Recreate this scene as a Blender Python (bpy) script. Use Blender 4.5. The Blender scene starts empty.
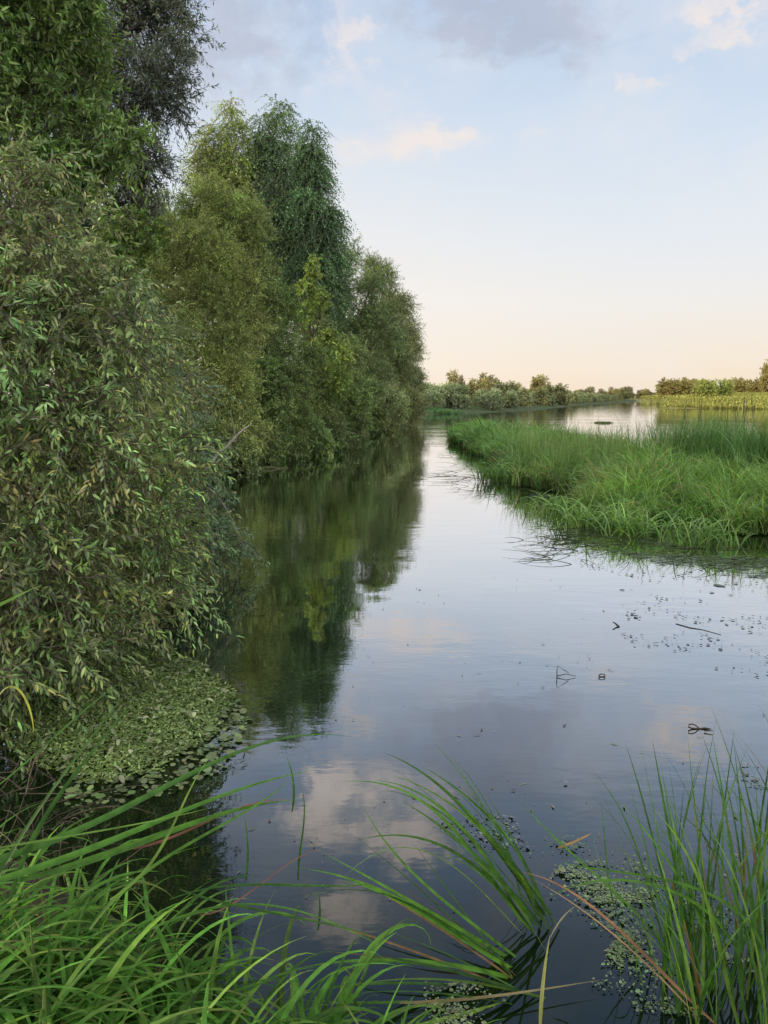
import bpy, math
import numpy as np
from mathutils import Vector

R = math.radians
sc = bpy.context.scene
col = sc.collection
PI = math.pi

# ---------------------------------------------------------------- camera
CAM_H, PITCH, FPX = 2.2, R(8.4), 769.0
cam_d = bpy.data.cameras.new('camera')
cam = bpy.data.objects.new('camera', cam_d)
col.objects.link(cam)
cam.location = (0, 0, CAM_H)
cam.rotation_euler = (R(90) - PITCH, 0, 0)
cam_d.sensor_fit = 'VERTICAL'
cam_d.sensor_height = 36.0
cam_d.lens = 36.0 * FPX / 1024.0
cam_d.clip_start = 0.05
cam_d.clip_end = 12000
sc.camera = cam


def at(px, py, Y):
    """world point seen at a measured place of the photo, at distance Y"""
    a, b = (px - 384) / FPX, (512 - py) / FPX
    d = np.array([a, math.cos(PITCH) + b * math.sin(PITCH), -math.sin(PITCH) + b * math.cos(PITCH)])
    return np.array([0, 0, CAM_H]) + d * (Y / d[1])


def on(px, py, z=0.0):
    a, b = (px - 384) / FPX, (512 - py) / FPX
    d = np.array([a, math.cos(PITCH) + b * math.sin(PITCH), -math.sin(PITCH) + b * math.cos(PITCH)])
    return np.array([0, 0, CAM_H]) + d * ((z - CAM_H) / d[2])


# ---------------------------------------------------------------- tagging
def tag(o, label=None, cat=None, group=None, kind=None):
    if label: o['label'] = label
    if cat: o['category'] = cat
    if group: o['group'] = group
    if kind: o['kind'] = kind
    return o


def thing(name, label, cat, loc=(0, 0, 0), group=None):
    o = bpy.data.objects.new(name, None)
    o.empty_display_size = 0.2
    col.objects.link(o)
    o.location = loc
    return tag(o, label, cat, group)


# ---------------------------------------------------------------- mesh builder
def unit(v):
    return v / np.maximum(np.linalg.norm(v, axis=-1, keepdims=True), 1e-9)


class MB:
    def __init__(self):
        self.v, self.f, self.c, self.n = [], [], [], 0

    def add(self, v, faces, c):
        v = np.asarray(v, float).reshape(-1, 3)
        c = np.asarray(c, float)
        if c.ndim == 1: c = np.repeat(c[None], len(v), 0)
        self.v.append(v); self.c.append(c)
        for f in faces: self.f.append(np.asarray(f, np.int64) + self.n)
        self.n += len(v)

    def build(self, name, mat, parent=None, smooth=False):
        me = bpy.data.meshes.new(name)
        v = np.concatenate(self.v).astype(np.float32); c = np.concatenate(self.c)
        tot = np.concatenate([np.full(len(f), f.shape[1]) for f in self.f]).astype(np.int32)
        idx = np.concatenate([f.ravel() for f in self.f]).astype(np.int32)
        me.vertices.add(len(v)); me.vertices.foreach_set('co', v.ravel())
        me.loops.add(len(idx)); me.loops.foreach_set('vertex_index', idx)
        me.polygons.add(len(tot))
        st = np.concatenate([[0], np.cumsum(tot)[:-1]]).astype(np.int32)
        me.polygons.foreach_set('loop_start', st)
        me.polygons.foreach_set('loop_total', tot)
        if smooth: me.polygons.foreach_set('use_smooth', np.ones(len(tot), bool))
        a = me.color_attributes.new('tint', 'FLOAT_COLOR', 'POINT')
        rgba = np.ones((len(v), 4), np.float32); rgba[:, :3] = c
        a.data.foreach_set('color', rgba.ravel())
        me.update(calc_edges=True)
        me.materials.append(mat)
        o = bpy.data.objects.new(name, me)
        col.objects.link(o)
        if parent: o.parent = parent
        return o


def tube(mb, pts, rad, sides, c):
    pts = np.asarray(pts, float); n = len(pts)
    rad = np.asarray(rad, float)
    t = unit(np.gradient(pts, axis=0))
    ref = np.array([0.31, 0.17, 0.93]) if abs(t[0, 2]) < 0.8 else np.array([1.0, 0.1, 0.0])
    s = unit(np.cross(t, ref)); u = np.cross(s, t)
    a = np.linspace(0, 2 * PI, sides, endpoint=False)
    ring = pts[:, None] + rad[:, None, None] * (np.cos(a)[None, :, None] * s[:, None] + np.sin(a)[None, :, None] * u[:, None])
    i = np.arange(n - 1)[:, None] * sides; j = np.arange(sides)[None]; k = (j + 1) % sides
    f = np.stack([i + j, i + k, i + sides + k, i + sides + j], -1).reshape(-1, 4)
    mb.add(ring.reshape(-1, 3), [f], c)


def curve_pts(p0, p1, sag, n, rng=None, wob=0.0):
    t = np.linspace(0, 1, n)[:, None]
    p = np.asarray(p0) * (1 - t) + np.asarray(p1) * t
    p[:, 2] += sag * (4 * t * (1 - t))[:, 0]
    if rng is not None and wob:
        w = rng.normal(0, wob, (n, 3)); w[0] = 0; w[-1] *= .3
        p = p + w
    return p


def leaves(mb, pos, d, nrm, L, W, c, full=False):
    N = len(pos)
    d = unit(d); s = unit(np.cross(d, nrm)); n = np.cross(s, d)
    L = L[:, None]; W = W[:, None]
    if not full:
        v = np.stack([pos, pos + d * L * .42 + s * W * .5 + n * W * .12, pos + d * L, pos + d * L * .42 - s * W * .5 + n * W * .12], 1)
        f = np.arange(N)[:, None] * 4 + np.array([[0, 1, 2, 3]])
        mb.add(v.reshape(-1, 3), [f], np.repeat(c, 4, 0))
    else:
        def P(t, w, h): return pos + d * L * t + s * W * w + n * (W * h - L * .22 * t * t)
        v = np.stack([P(0, 0, 0), P(.3, 0, 0), P(.68, 0, 0), P(1, 0, 0), P(.3, .48, .16), P(.68, .40, .14), P(.3, -.48, .16), P(.68, -.40, .14)], 1)
        b = np.arange(N)[:, None] * 8
        q = np.concatenate([b + [[1, 4, 5, 2]], b + [[1, 2, 7, 6]]])
        tr = np.concatenate([b + [[0, 4, 1]], b + [[0, 1, 6]], b + [[2, 5, 3]], b + [[2, 3, 7]]])
        mb.add(v.reshape(-1, 3), [q, tr], np.repeat(c, 8, 0))


def sprays(mb, rng, org, dr, tl, nl, LL, LW, droop, ctwig, jit, full=False, spread=.9, odd=None, oddp=0.0, twig_mb=None, twr=.004, twc=(.05, .04, .03)):
    """leafy twigs: org/dr/tl per twig, nl leaves each"""
    T = len(org)
    t = (np.arange(nl)[None] + rng.uniform(0, .9, (T, nl))) / nl
    t = .12 + .88 * t
    down = np.array([0, 0, -1.0])
    p = org[:, None] + dr[:, None] * (tl[:, None] * t)[..., None] + down * (droop * tl[:, None] * t * t)[..., None]
    tg = unit(dr[:, None] + down * (2 * droop * t)[..., None])
    rnd = unit(rng.normal(0, 1, (T, nl, 3)))
    out = unit(rnd - tg * (rnd * tg).sum(-1, keepdims=True))
    d = unit(tg * rng.uniform(.35, 1.1, (T, nl, 1)) + out * spread + down * .25 * droop)
    nn = unit(np.array([0, 0, 1.0]) + rng.normal(0, .55, (T, nl, 3)))
    L = LL * rng.uniform(.65, 1.2, (T, nl)); W = LW * rng.uniform(.75, 1.2, (T, nl))
    c = ctwig[:, None] * rng.lognormal(0, jit, (T, nl, 1)) * rng.lognormal(0, jit * .35, (T, nl, 3))
    if odd is not None and oddp > 0:
        m = rng.random((T, nl)) < oddp * rng.choice([.1, .4, 3.0], (T, 1), p=[.5, .3, .2])
        c = np.where(m[..., None], np.asarray(odd) * rng.uniform(.6, 1.3, (T, nl, 1)), c)
    leaves(mb, p.reshape(-1, 3), d.reshape(-1, 3), nn.reshape(-1, 3), L.ravel(), W.ravel(), np.clip(c.reshape(-1, 3), 0, .8), full)
    if twig_mb is not None:
        ts = np.linspace(0, 1, 4)
        pp = org[:, None] + dr[:, None] * (tl[:, None] * ts)[..., None] + down * (droop * tl[:, None] * ts * ts)[..., None]
        ref = unit(np.cross(dr, np.array([.3, .2, .9])))
        ref2 = np.cross(ref, dr)
        rr = (twr * (1.1 - ts))[None, :, None]
        tri = [ref, -.5 * ref + .87 * ref2, -.5 * ref - .87 * ref2]
        ring = np.stack([pp + rr * q[:, None] for q in tri], 2)      # T,4,3,3
        b = (np.arange(T) * 12)[:, None, None] + (np.arange(3) * 3)[None, :, None]
        j = np.arange(3)[None, None]; k = (j + 1) % 3
        f = np.stack([b + j, b + k, b + 3 + k, b + 3 + j], -1).reshape(-1, 4)
        twig_mb.add(ring.reshape(-1, 3), [f], np.array(twc))


def lobe_twigs(rng, lobes, n, up=.35, inner=.45, outj=.6):
    """n twig origins and directions in the outer shells of the lobes; also the lobe index"""
    lo = np.asarray(lobes, float)
    w = (lo[:, 3] * lo[:, 4] + lo[:, 4] * lo[:, 5] + lo[:, 3] * lo[:, 5])
    k = rng.choice(len(lo), n, p=w / w.sum())
    u = unit(rng.normal(0, 1, (n, 3)))
    r = rng.uniform(inner ** 2, 1, n) ** .5
    p = lo[k, :3] + u * lo[k, 3:6] * r[:, None]
    d = unit(u / lo[k, 3:6] * lo[k, 3:6].mean(1, keepdims=True) + rng.normal(0, outj, (n, 3)) + np.array([0, 0, up]))
    return p, d, k


def crown_lobes(rng, z0, H, prof, n, lr, flat=1.0, sq=1.0):
    """uneven crown: sub-lobes scattered inside a profile radius prof(t), t=0 at z0, 1 at H"""
    L = []
    for i in range(n):
        t = (i + rng.uniform(0, 1)) / n
        rr = prof(t)
        a = rng.uniform(0, 2 * PI)
        q = rr * rng.uniform(.35, .95)
        s = lr * rng.uniform(.6, 1.25) * (0.55 + .45 * min(1, rr))
        z = z0 + (H - z0) * t - s * .5 * t
        L.append((q * math.cos(a), q * math.sin(a) * sq, max(z, s * flat * .6), s, s, s * flat))
    return np.array(L)


# ---------------------------------------------------------------- materials
def nt(mat):
    mat.use_nodes = True
    n = mat.node_tree; n.nodes.clear()
    return n, n.nodes, n.links


def leaf_mat(name, trans=.35, rough=.5, spec=.25, back=None, backf=.5, noise=6.0, gain=1.75):
    m = bpy.data.materials.new(name)
    t, N, Lk = nt(m)
    out = N.new('ShaderNodeOutputMaterial')
    at_ = N.new('ShaderNodeAttribute'); at_.attribute_name = 'tint'
    tc = N.new('ShaderNodeTexCoord')
    nz = N.new('ShaderNodeTexNoise'); nz.inputs['Scale'].default_value = noise; nz.inputs['Detail'].default_value = 3
    Lk.new(tc.outputs['Object'], nz.inputs['Vector'])
    mr = N.new('ShaderNodeMapRange'); mr.inputs[1].default_value = .3; mr.inputs[2].default_value = .7
    mr.inputs[3].default_value = .72 * gain; mr.inputs[4].default_value = 1.28 * gain
    Lk.new(nz.outputs['Fac'], mr.inputs[0])
    mx = N.new('ShaderNodeVectorMath'); mx.operation = 'SCALE'
    Lk.new(at_.outputs['Color'], mx.inputs[0]); Lk.new(mr.outputs[0], mx.inputs['Scale'])
    c = mx.outputs[0]
    if back is not None:
        g = N.new('ShaderNodeNewGeometry')
        mm = N.new('ShaderNodeMix'); mm.data_type = 'RGBA'
        mul = N.new('ShaderNodeMath'); mul.operation = 'MULTIPLY'; mul.inputs[1].default_value = backf
        Lk.new(g.outputs['Backfacing'], mul.inputs[0]); Lk.new(mul.outputs[0], mm.inputs[0])
        Lk.new(c, mm.inputs[6]); mm.inputs[7].default_value = (*back, 1)
        c = mm.outputs[2]
    p = N.new('ShaderNodeBsdfPrincipled')
    p.inputs['Roughness'].default_value = rough; p.inputs['Specular IOR Level'].default_value = spec
    Lk.new(c, p.inputs['Base Color'])
    tr = N.new('ShaderNodeBsdfTranslucent')
    tb = N.new('ShaderNodeVectorMath'); tb.operation = 'MULTIPLY'; tb.inputs[1].default_value = (1.25, 1.45, .7)
    Lk.new(c, tb.inputs[0]); Lk.new(tb.outputs[0], tr.inputs['Color'])
    ms = N.new('ShaderNodeMixShader'); ms.inputs[0].default_value = trans
    Lk.new(p.outputs[0], ms.inputs[1]); Lk.new(tr.outputs[0], ms.inputs[2])
    Lk.new(ms.outputs[0], out.inputs['Surface'])
    return m


def rough_mat(name, c1, c2, scale=8, rough=.85, bump=.3, attr=False):
    m = bpy.data.materials.new(name)
    t, N, Lk = nt(m)
    out = N.new('ShaderNodeOutputMaterial'); p = N.new('ShaderNodeBsdfPrincipled')
    p.inputs['Roughness'].default_value = rough; p.inputs['Specular IOR Level'].default_value = .2
    tc = N.new('ShaderNodeTexCoord')
    nz = N.new('ShaderNodeTexNoise'); nz.inputs['Scale'].default_value = scale; nz.inputs['Detail'].default_value = 6
    Lk.new(tc.outputs['Object'], nz.inputs['Vector'])
    rp = N.new('ShaderNodeValToRGB')
    rp.color_ramp.elements[0].position = .35; rp.color_ramp.elements[0].color = (*c1, 1)
    rp.color_ramp.elements[1].position = .68; rp.color_ramp.elements[1].color = (*c2, 1)
    Lk.new(nz.outputs['Fac'], rp.inputs[0]); c = rp.outputs[0]
    if attr:
        a = N.new('ShaderNodeAttribute'); a.attribute_name = 'tint'
        mx = N.new('ShaderNodeVectorMath'); mx.operation = 'MULTIPLY'
        Lk.new(c, mx.inputs[0]); Lk.new(a.outputs['Color'], mx.inputs[1]); c = mx.outputs[0]
    Lk.new(c, p.inputs['Base Color'])
    b = N.new('ShaderNodeBump'); b.inputs['Strength'].default_value = bump; b.inputs['Distance'].default_value = .05
    Lk.new(nz.outputs['Fac'], b.inputs['Height']); Lk.new(b.outputs[0], p.inputs['Normal'])
    Lk.new(p.outputs[0], out.inputs['Surface'])
    return m


M = {}
M['sallow'] = leaf_mat('sallow_leaf', .28, .45, .35, back=(.15, .175, .12), backf=.55)
M['leaf'] = leaf_mat('leaf', .35, .5, .25)
M['willow'] = leaf_mat('willow_leaf', .3, .5, .3, back=(.13, .15, .12), backf=.35, noise=2.5)
M['far'] = leaf_mat('far_leaf', .3, .7, .1, noise=.6, gain=1.8)
M['blade'] = leaf_mat('grass_blade', .45, .55, .16, noise=22, gain=1.22)
M['reed'] = leaf_mat('reed_blade', .4, .5, .25, noise=1.2, gain=1.45)
M['dry'] = leaf_mat('dry_blade', .2, .7, .15, noise=9, gain=1.1)
M['float'] = leaf_mat('floating_leaf', .1, .45, .25, noise=4, gain=1.1)
M['bark'] = rough_mat('bark', (.5, .5, .5), (1.0, .95, .9), 14, attr=True)
M['wood'] = rough_mat('wet_wood', (.018, .014, .010), (.05, .04, .03), 20, .5)
M['deadwood'] = rough_mat('dead_wood', (.14, .12, .10), (.30, .27, .23), 20, .8, attr=True)
M['soil'] = rough_mat('bank_soil', (.018, .014, .009), (.055, .043, .026), 5, .9, .6)
M['turf'] = rough_mat('bank_turf', (.03, .05, .018), (.075, .085, .035), 1.2, .95, .5)
M['meadow'] = rough_mat('meadow_turf', (.11, .12, .035), (.22, .19, .06), .06, .95, .4)


# water ------------------------------------------------------------
def water_mat():
    m = bpy.data.materials.new('river_water')
    t, N, Lk = nt(m)
    out = N.new('ShaderNodeOutputMaterial')
    tc = N.new('ShaderNodeTexCoord')

    def wave(scale, sx, sy, det, rot=0.0):
        mp = N.new('ShaderNodeMapping'); mp.inputs['Scale'].default_value = (sx, sy, 1); mp.inputs['Rotation'].default_value = (0, 0, rot)
        Lk.new(tc.outputs['Object'], mp.inputs['Vector'])
        nz = N.new('ShaderNodeTexNoise'); nz.inputs['Scale'].default_value = scale; nz.inputs['Detail'].default_value = det
        Lk.new(mp.outputs[0], nz.inputs['Vector'])
        return nz.outputs['Fac']
    def math_(op, a, b):
        q = N.new('ShaderNodeMath'); q.operation = op
        for i, x in enumerate((a, b)):
            if isinstance(x, (int, float)): q.inputs[i].default_value = x
            else: Lk.new(x, q.inputs[i])
        return q.outputs[0]
    big = wave(.55, 1, .8, 2, .2)
    mid = wave(3.2, .6, 1.2, 3, .1)
    fine = wave(14, .55, 1.3, 2, -.15)
    patch = wave(.22, .6, 1.0, 3, .3)          # calmer and more ruffled patches
    pm = N.new('ShaderNodeMapRange'); pm.inputs[1].default_value = .42; pm.inputs[2].default_value = .64
    pm.inputs[3].default_value = .25; pm.inputs[4].default_value = 2.1
    Lk.new(patch, pm.inputs[0])
    h = math_('ADD', math_('MULTIPLY', big, .020), math_('MULTIPLY', math_('ADD', math_('MULTIPLY', mid, .0045), math_('MULTIPLY', fine, .0009)), pm.outputs[0]))
    b = N.new('ShaderNodeBump'); b.inputs['Strength'].default_value = .55; b.inputs['Distance'].default_value = 1.0
    Lk.new(h, b.inputs['Height'])
    gl = N.new('ShaderNodeBsdfAnisotropic') if False else N.new('ShaderNodeBsdfGlossy')
    gl.inputs['Roughness'].default_value = .015
    gl.inputs['Color'].default_value = (.96, .97, 1, 1)
    Lk.new(b.outputs[0], gl.inputs['Normal'])
    df = N.new('ShaderNodeBsdfDiffuse'); df.inputs['Color'].default_value = (.003, .0075, .0025, 1)
    fr = N.new('ShaderNodeFresnel'); fr.inputs['IOR'].default_value = 1.33
    Lk.new(b.outputs[0], fr.inputs['Normal'])
    cv = N.new('ShaderNodeFloatCurve')
    c = cv.mapping.curves[0]
    c.points[0].location = (0, 0.0); c.points[1].location = (1, 1)
    for x, y in ((.021, .034), (.034, .085), (.065, .25), (.10, .42), (.16, .60), (.27, .80), (.45, .92)):
        c.points.new(x, y)
    cv.mapping.update()
    Lk.new(fr.outputs[0], cv.inputs['Value'])
    ms = N.new('ShaderNodeMixShader')
    Lk.new(cv.outputs[0], ms.inputs[0]); Lk.new(df.outputs[0], ms.inputs[1]); Lk.new(gl.outputs[0], ms.inputs[2])
    Lk.new(ms.outputs[0], out.inputs['Surface'])
    return m


M['water'] = water_mat()

# ---------------------------------------------------------------- sky
SUN_AZ, SUN_EL = -70.0, 9.0       # degrees; azimuth from the view direction (+Y), positive to the right


def srgb(r, g, b):
    f = lambda x: ((x / 255 + .055) / 1.055) ** 2.4 if x > 10 else x / 255 / 12.92
    return (f(r), f(g), f(b), 1)


def make_world():
    w = bpy.data.worlds.new('World'); sc.world = w
    w.use_nodes = True
    t = w.node_tree; N, Lk = t.nodes, t.links; N.clear()
    out = N.new('ShaderNodeOutputWorld'); bg = N.new('ShaderNodeBackground')
    bg.inputs['Strength'].default_value = .1
    Lk.new(bg.outputs[0], out.inputs[0])
    sky = N.new('ShaderNodeTexSky'); sky.sky_type = 'NISHITA'; sky.sun_disc = False
    sky.sun_elevation = R(SUN_EL); sky.sun_rotation = R(SUN_AZ)
    tc = N.new('ShaderNodeTexCoord')
    sep = N.new('ShaderNodeSeparateXYZ'); Lk.new(tc.outputs['Generated'], sep.inputs[0])

    def ma(op, a, b=0.0, clamp=False):
        q = N.new('ShaderNodeMath'); q.operation = op; q.use_clamp = clamp
        for i, x in enumerate((a, b)):
            if isinstance(x, (int, float)): q.inputs[i].default_value = x
            else: Lk.new(x, q.inputs[i])
        return q.outputs[0]

    def mix(f, a, b, mode='MIX'):
        q = N.new('ShaderNodeMix'); q.data_type = 'RGBA'; q.blend_type = mode
        for s, x in ((0, f), (6, a), (7, b)):
            if isinstance(x, (int, float, tuple)): q.inputs[s].default_value = x
            else: Lk.new(x, q.inputs[s])
        return q.outputs[2]

    def noise(vec, scale, det, rough=.55, dist=0.0):
        q = N.new('ShaderNodeTexNoise'); q.inputs['Scale'].default_value = scale; q.inputs['Detail'].default_value = det
        q.inputs['Roughness'].default_value = rough; q.inputs['Distortion'].default_value = dist
        Lk.new(vec, q.inputs['Vector']); return q
    az = ma('MULTIPLY', ma('ARCTAN2', sep.outputs[0], sep.outputs[1]), 180 / PI)
    el = ma('MULTIPLY', ma('ARCSINE', sep.outputs[2]), 180 / PI)
    def ramp(x, a, b, lo, hi):
        q = N.new('ShaderNodeMapRange'); q.interpolation_type = 'SMOOTHSTEP'
        for i_, v_ in zip((1, 2, 3, 4), (a, b, lo, hi)): q.inputs[i_].default_value = v_
        Lk.new(x, q.inputs[0]); return q.outputs[0]
    # clear sky by elevation
    rp = N.new('ShaderNodeValToRGB'); cr = rp.color_ramp
    stops = [(0, (253, 230, 200)), (2, (253, 237, 216)), (4.5, (250, 241, 231)), (7, (246, 244, 243)), (11, (234, 241, 249)), (17, (218, 232, 248)), (25, (193, 214, 242)), (40, (145, 172, 212)), (60, (110, 142, 192)), (90, (90, 120, 175))]
    cr.elements[0].position = 0; cr.elements[0].color = srgb(*stops[0][1])
    cr.elements[1].position = 1; cr.elements[1].color = srgb(*stops[-1][1])
    for e, c in stops[1:-1]:
        k = cr.elements.new(e / 90); k.color = srgb(*c)
    Lk.new(ma('DIVIDE', el, 90.0, True), rp.inputs[0])
    # glow around the low sun
    saz = ma('DIVIDE', ma('SUBTRACT', az, -6.0), 20.0); sel = ma('DIVIDE', ma('SUBTRACT', el, 4.0), 10.0)
    g = ma('MULTIPLY', ma('EXPONENT', ma('MULTIPLY', ma('ADD', ma('MULTIPLY', saz, saz), ma('MULTIPLY', sel, sel)), -1.0)), .55)
    clear = mix(g, rp.outputs[0], (1.06, .96, .86, 1))
    # clouds: fractal noise in (azimuth, elevation) bends and erodes soft banks
    cv = N.new('ShaderNodeCombineXYZ'); Lk.new(az, cv.inputs[0]); Lk.new(ma('MULTIPLY', el, 1.5), cv.inputs[1])
    nA = noise(cv.outputs[0], .085, 7, .58, .35)
    nB = noise(cv.outputs[0], .26, 8, .64, .3)
    nC = noise(cv.outputs[0], .55, 5, .6, .1)
    sc_ = N.new('ShaderNodeSeparateXYZ'); Lk.new(nA.outputs['Color'], sc_.inputs[0])
    azw = ma('ADD', az, ma('MULTIPLY', ma('ADD', ma('SUBTRACT', sc_.outputs[0], .5), ma('MULTIPLY', ma('SUBTRACT', nC.outputs['Fac'], .5), .5)), 16.0))
    elw = ma('ADD', el, ma('MULTIPLY', ma('ADD', ma('SUBTRACT', sc_.outputs[1], .5), ma('MULTIPLY', ma('SUBTRACT', nC.outputs['Fac'], .5), .6)), 4.5))

    def blobs(lst):
        acc = None
        for a0, e0, ra, re, amp in lst:
            u = ma('DIVIDE', ma('SUBTRACT', azw, a0), ra); v = ma('DIVIDE', ma('SUBTRACT', elw, e0), re)
            x = ma('MULTIPLY', ma('EXPONENT', ma('MULTIPLY', ma('ADD', ma('MULTIPLY', u, u), ma('MULTIPLY', v, v)), -1.0)), amp)
            acc = x if acc is None else ma('ADD', acc, x)
        return acc
    grey = blobs([(-9.5, 23.5, 5.5, 4.5, .85), (-17, 22, 8, 6, .6), (9, 24.6, 6.5, 2.1, 1.5), (13.5, 22, 3.5, 1.8, .7), (8, 27, 7, 2.2, .9), (-12, 34, 9, 5, .8), (8, 37, 12, 3.5, .8), (25, 33, 8, 3.5, .5),
                  (60, 25, 22, 7, .8), (-70, 30, 25, 9, .8), (110, 35, 30, 10, .8), (170, 28, 40, 9, .8), (-130, 30, 30, 9, .8), (-20, 60, 40, 9, .6)])
    gd = ma('MULTIPLY', grey, ma('ADD', ma('MULTIPLY', nB.outputs['Fac'], 3.2), -.65))
    gm = N.new('ShaderNodeMapRange'); gm.interpolation_type = 'SMOOTHSTEP'; gm.inputs[1].default_value = .15; gm.inputs[2].default_value = 1.25
    Lk.new(gd, gm.inputs[0])
    lit = blobs([(3.2, 17.6, 3.2, .9, 1.15), (-1.5, 16.6, 6, 1.0, .6), (-2.4, 23, 2.4, 2.6, .9), (-1, 19.5, 5, 2, .35), (23.5, 23.2, 1.6, 1.1, 1.1), (17.5, 20.4, 2.6, .6, .8), (21, 21.8, 2.2, .5, .6), (11, 17.7, 2.6, .6, .45), (2, 27.5, 5, 1.8, .7),
                 (-4.5, 29.0, 2.8, 1.8, 1.7), (1.5, 31.2, 3.0, 1.6, 1.7), (-3, 36, 4, 2.0, 1.3), (24, 21.5, 2, .8, .7), (-12, 8, 9, 1.0, .25), (60, 20, 14, 3, .6), (-70, 22, 18, 4, .8), (170, 20, 30, 4, .7)])
    ld = ma('MULTIPLY', lit, ma('ADD', ma('MULTIPLY', nB.outputs['Fac'], 2.2), -.25))
    lm = N.new('ShaderNodeMapRange'); lm.interpolation_type = 'SMOOTHSTEP'; lm.inputs[1].default_value = .14; lm.inputs[2].default_value = 1.2
    Lk.new(ld, lm.inputs[0])
    clear = mix(ramp(nA.outputs['Fac'], .42, .72, 0.0, .38), clear, srgb(247, 244, 243))
    c1 = mix(ma('MULTIPLY', lm.outputs[0], .75), clear, srgb(252, 243, 238))
    gcol = mix(nA.outputs['Fac'], srgb(160, 168, 194), srgb(214, 217, 228))
    c2 = mix(ma('MULTIPLY', gm.outputs[0], .68), c1, gcol)
    c3 = mix(ma('MULTIPLY', lm.outputs[0], .40), c2, srgb(254, 238, 229))
    c3 = mix(ma('MULTIPLY', lm.outputs[0], ramp(el, 25, 28.5, 0.0, .8)), c3, (1.7, 1.5, 1.38, 1))
    # the physical sky tints the painted cloudscape a little; scaled so Background stays at 0.1
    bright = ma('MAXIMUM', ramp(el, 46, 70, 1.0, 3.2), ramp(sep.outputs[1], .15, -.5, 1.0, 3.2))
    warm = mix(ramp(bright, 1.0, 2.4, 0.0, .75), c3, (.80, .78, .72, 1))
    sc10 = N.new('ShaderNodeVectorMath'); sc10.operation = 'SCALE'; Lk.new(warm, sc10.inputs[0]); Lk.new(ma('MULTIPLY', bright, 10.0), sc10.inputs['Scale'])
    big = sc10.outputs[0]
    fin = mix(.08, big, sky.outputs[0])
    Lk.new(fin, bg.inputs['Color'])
    return w


make_world()
sl = bpy.data.lights.new('sun', 'SUN'); sl.energy = 3.5; sl.angle = R(.6); sl.color = (1, .80, .55)
so = bpy.data.objects.new('sun', sl); col.objects.link(so)
sd = Vector((math.sin(R(SUN_AZ)) * math.cos(R(SUN_EL)), math.cos(R(SUN_AZ)) * math.cos(R(SUN_EL)), math.sin(R(SUN_EL))))
so.rotation_euler = sd.to_track_quat('Z', 'Y').to_euler()
so.location = (-60, 40, 30)

# ---------------------------------------------------------------- land and water
WH = (1, 1, 1)


def poly_sd(P, poly):
    """signed distance to a polygon, positive inside"""
    poly = np.asarray(poly, float); d = np.full(len(P), 1e9); ins = np.zeros(len(P), bool)
    for a, b in zip(poly, np.roll(poly, -1, 0)):
        e = b - a; w = P - a
        t = np.clip((w @ e) / (e @ e), 0, 1)
        d = np.minimum(d, np.linalg.norm(w - t[:, None] * e, axis=1))
        c = (a[1] > P[:, 1]) != (b[1] > P[:, 1])
        x = a[0] + (P[:, 1] - a[1]) / np.where(abs(e[1]) < 1e-9, 1e-9, e[1]) * e[0]
        ins ^= c & (P[:, 0] < x)
    return np.where(ins, d, -d)


def vnoise(x, y, seed=0):
    r = np.random.default_rng(seed); s = 0
    for k in range(5):
        f = 1.9 ** k; a = r.uniform(0, 2 * PI, 4)
        s = s + (np.sin(x * f * math.cos(a[0]) + y * f * math.sin(a[0]) + a[1]) * np.sin(x * f * math.cos(a[2]) - y * f * math.sin(a[2]) + a[3])) / f
    return s / 2


def terrain(name, poly, step, hfun, mat, seed, wob=.3, nf=1.0):
    poly = np.asarray(poly, float)
    lo, hi = poly.min(0) - 2 * step, poly.max(0) + 2 * step
    xs = np.arange(lo[0], hi[0] + step, step); ys = np.arange(lo[1], hi[1] + step, step)
    X, Y = np.meshgrid(xs, ys); P = np.stack([X.ravel(), Y.ravel()], 1)
    s = poly_sd(P, poly) + wob * vnoise(P[:, 0] * nf, P[:, 1] * nf, seed)
    z = hfun(P, s)
    v = np.concatenate([P, z[:, None]], 1)
    nx = len(xs); i, j = np.meshgrid(np.arange(len(ys) - 1), np.arange(nx - 1), indexing='ij')
    a = (i * nx + j).ravel(); f = np.stack([a, a + 1, a + nx + 1, a + nx], 1)
    keep = (s[f] > -1.6 * step).any(1)
    mb = MB(); mb.add(v, [f[keep]], np.array(WH))
    o = mb.build(name, mat, smooth=True)
    return tag(o, kind='structure')


def slope(P, s, rate, top, seed, amp, nf=.5):
    z = np.where(s > 0, top * (1 - np.exp(-s * rate / top)), s * max(rate, .3))
    return z + np.where(s > 0, amp * vnoise(P[:, 0] * nf, P[:, 1] * nf, seed) * np.clip(s, 0, 1), 0)


# water sheet
mb = MB(); S = 6000
mb.add([(-S, -200, 0), (S, -200, 0), (S, S, 0), (-S, S, 0)], [np.array([[0, 1, 2, 3]])], np.array(WH))
tag(mb.build('river', M['water']), kind='structure')

NEAR = [(-9, -6), (9, -6), (9, -1), (3.2, 1.2), (1.4, 1.55), (.5, 1.75), (-.1, 2.1), (-.7, 2.5), (-1.3, 3.0), (-2.2, 3.7), (-3.0, 4.6), (-9, 6)]
terrain('near_bank', NEAR, .15, lambda P, s: slope(P, s, .42, .6, 3, .07, 2.0) + .02, M['soil'], 5, .12, 2.0)
LEFT = [(-3.0, 4.4), (-2.9, 7), (-2.9, 9.5), (-4.2, 12), (-5.2, 17), (-5.0, 24), (-4.0, 28), (-2.9, 34), (-2.0, 42), (-.4, 50), (1.9, 66), (2.8, 78), (4, 100), (-60, 120), (-70, 5)]
terrain('left_bank', LEFT, .8, lambda P, s: slope(P, s, .35, 1.6, 4, .15, .6), M['turf'], 6, .4, .6)
SUN_BLOCK = [(-62, -160), (-150, -160), (-150, 75), (-62, 75)]
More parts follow.
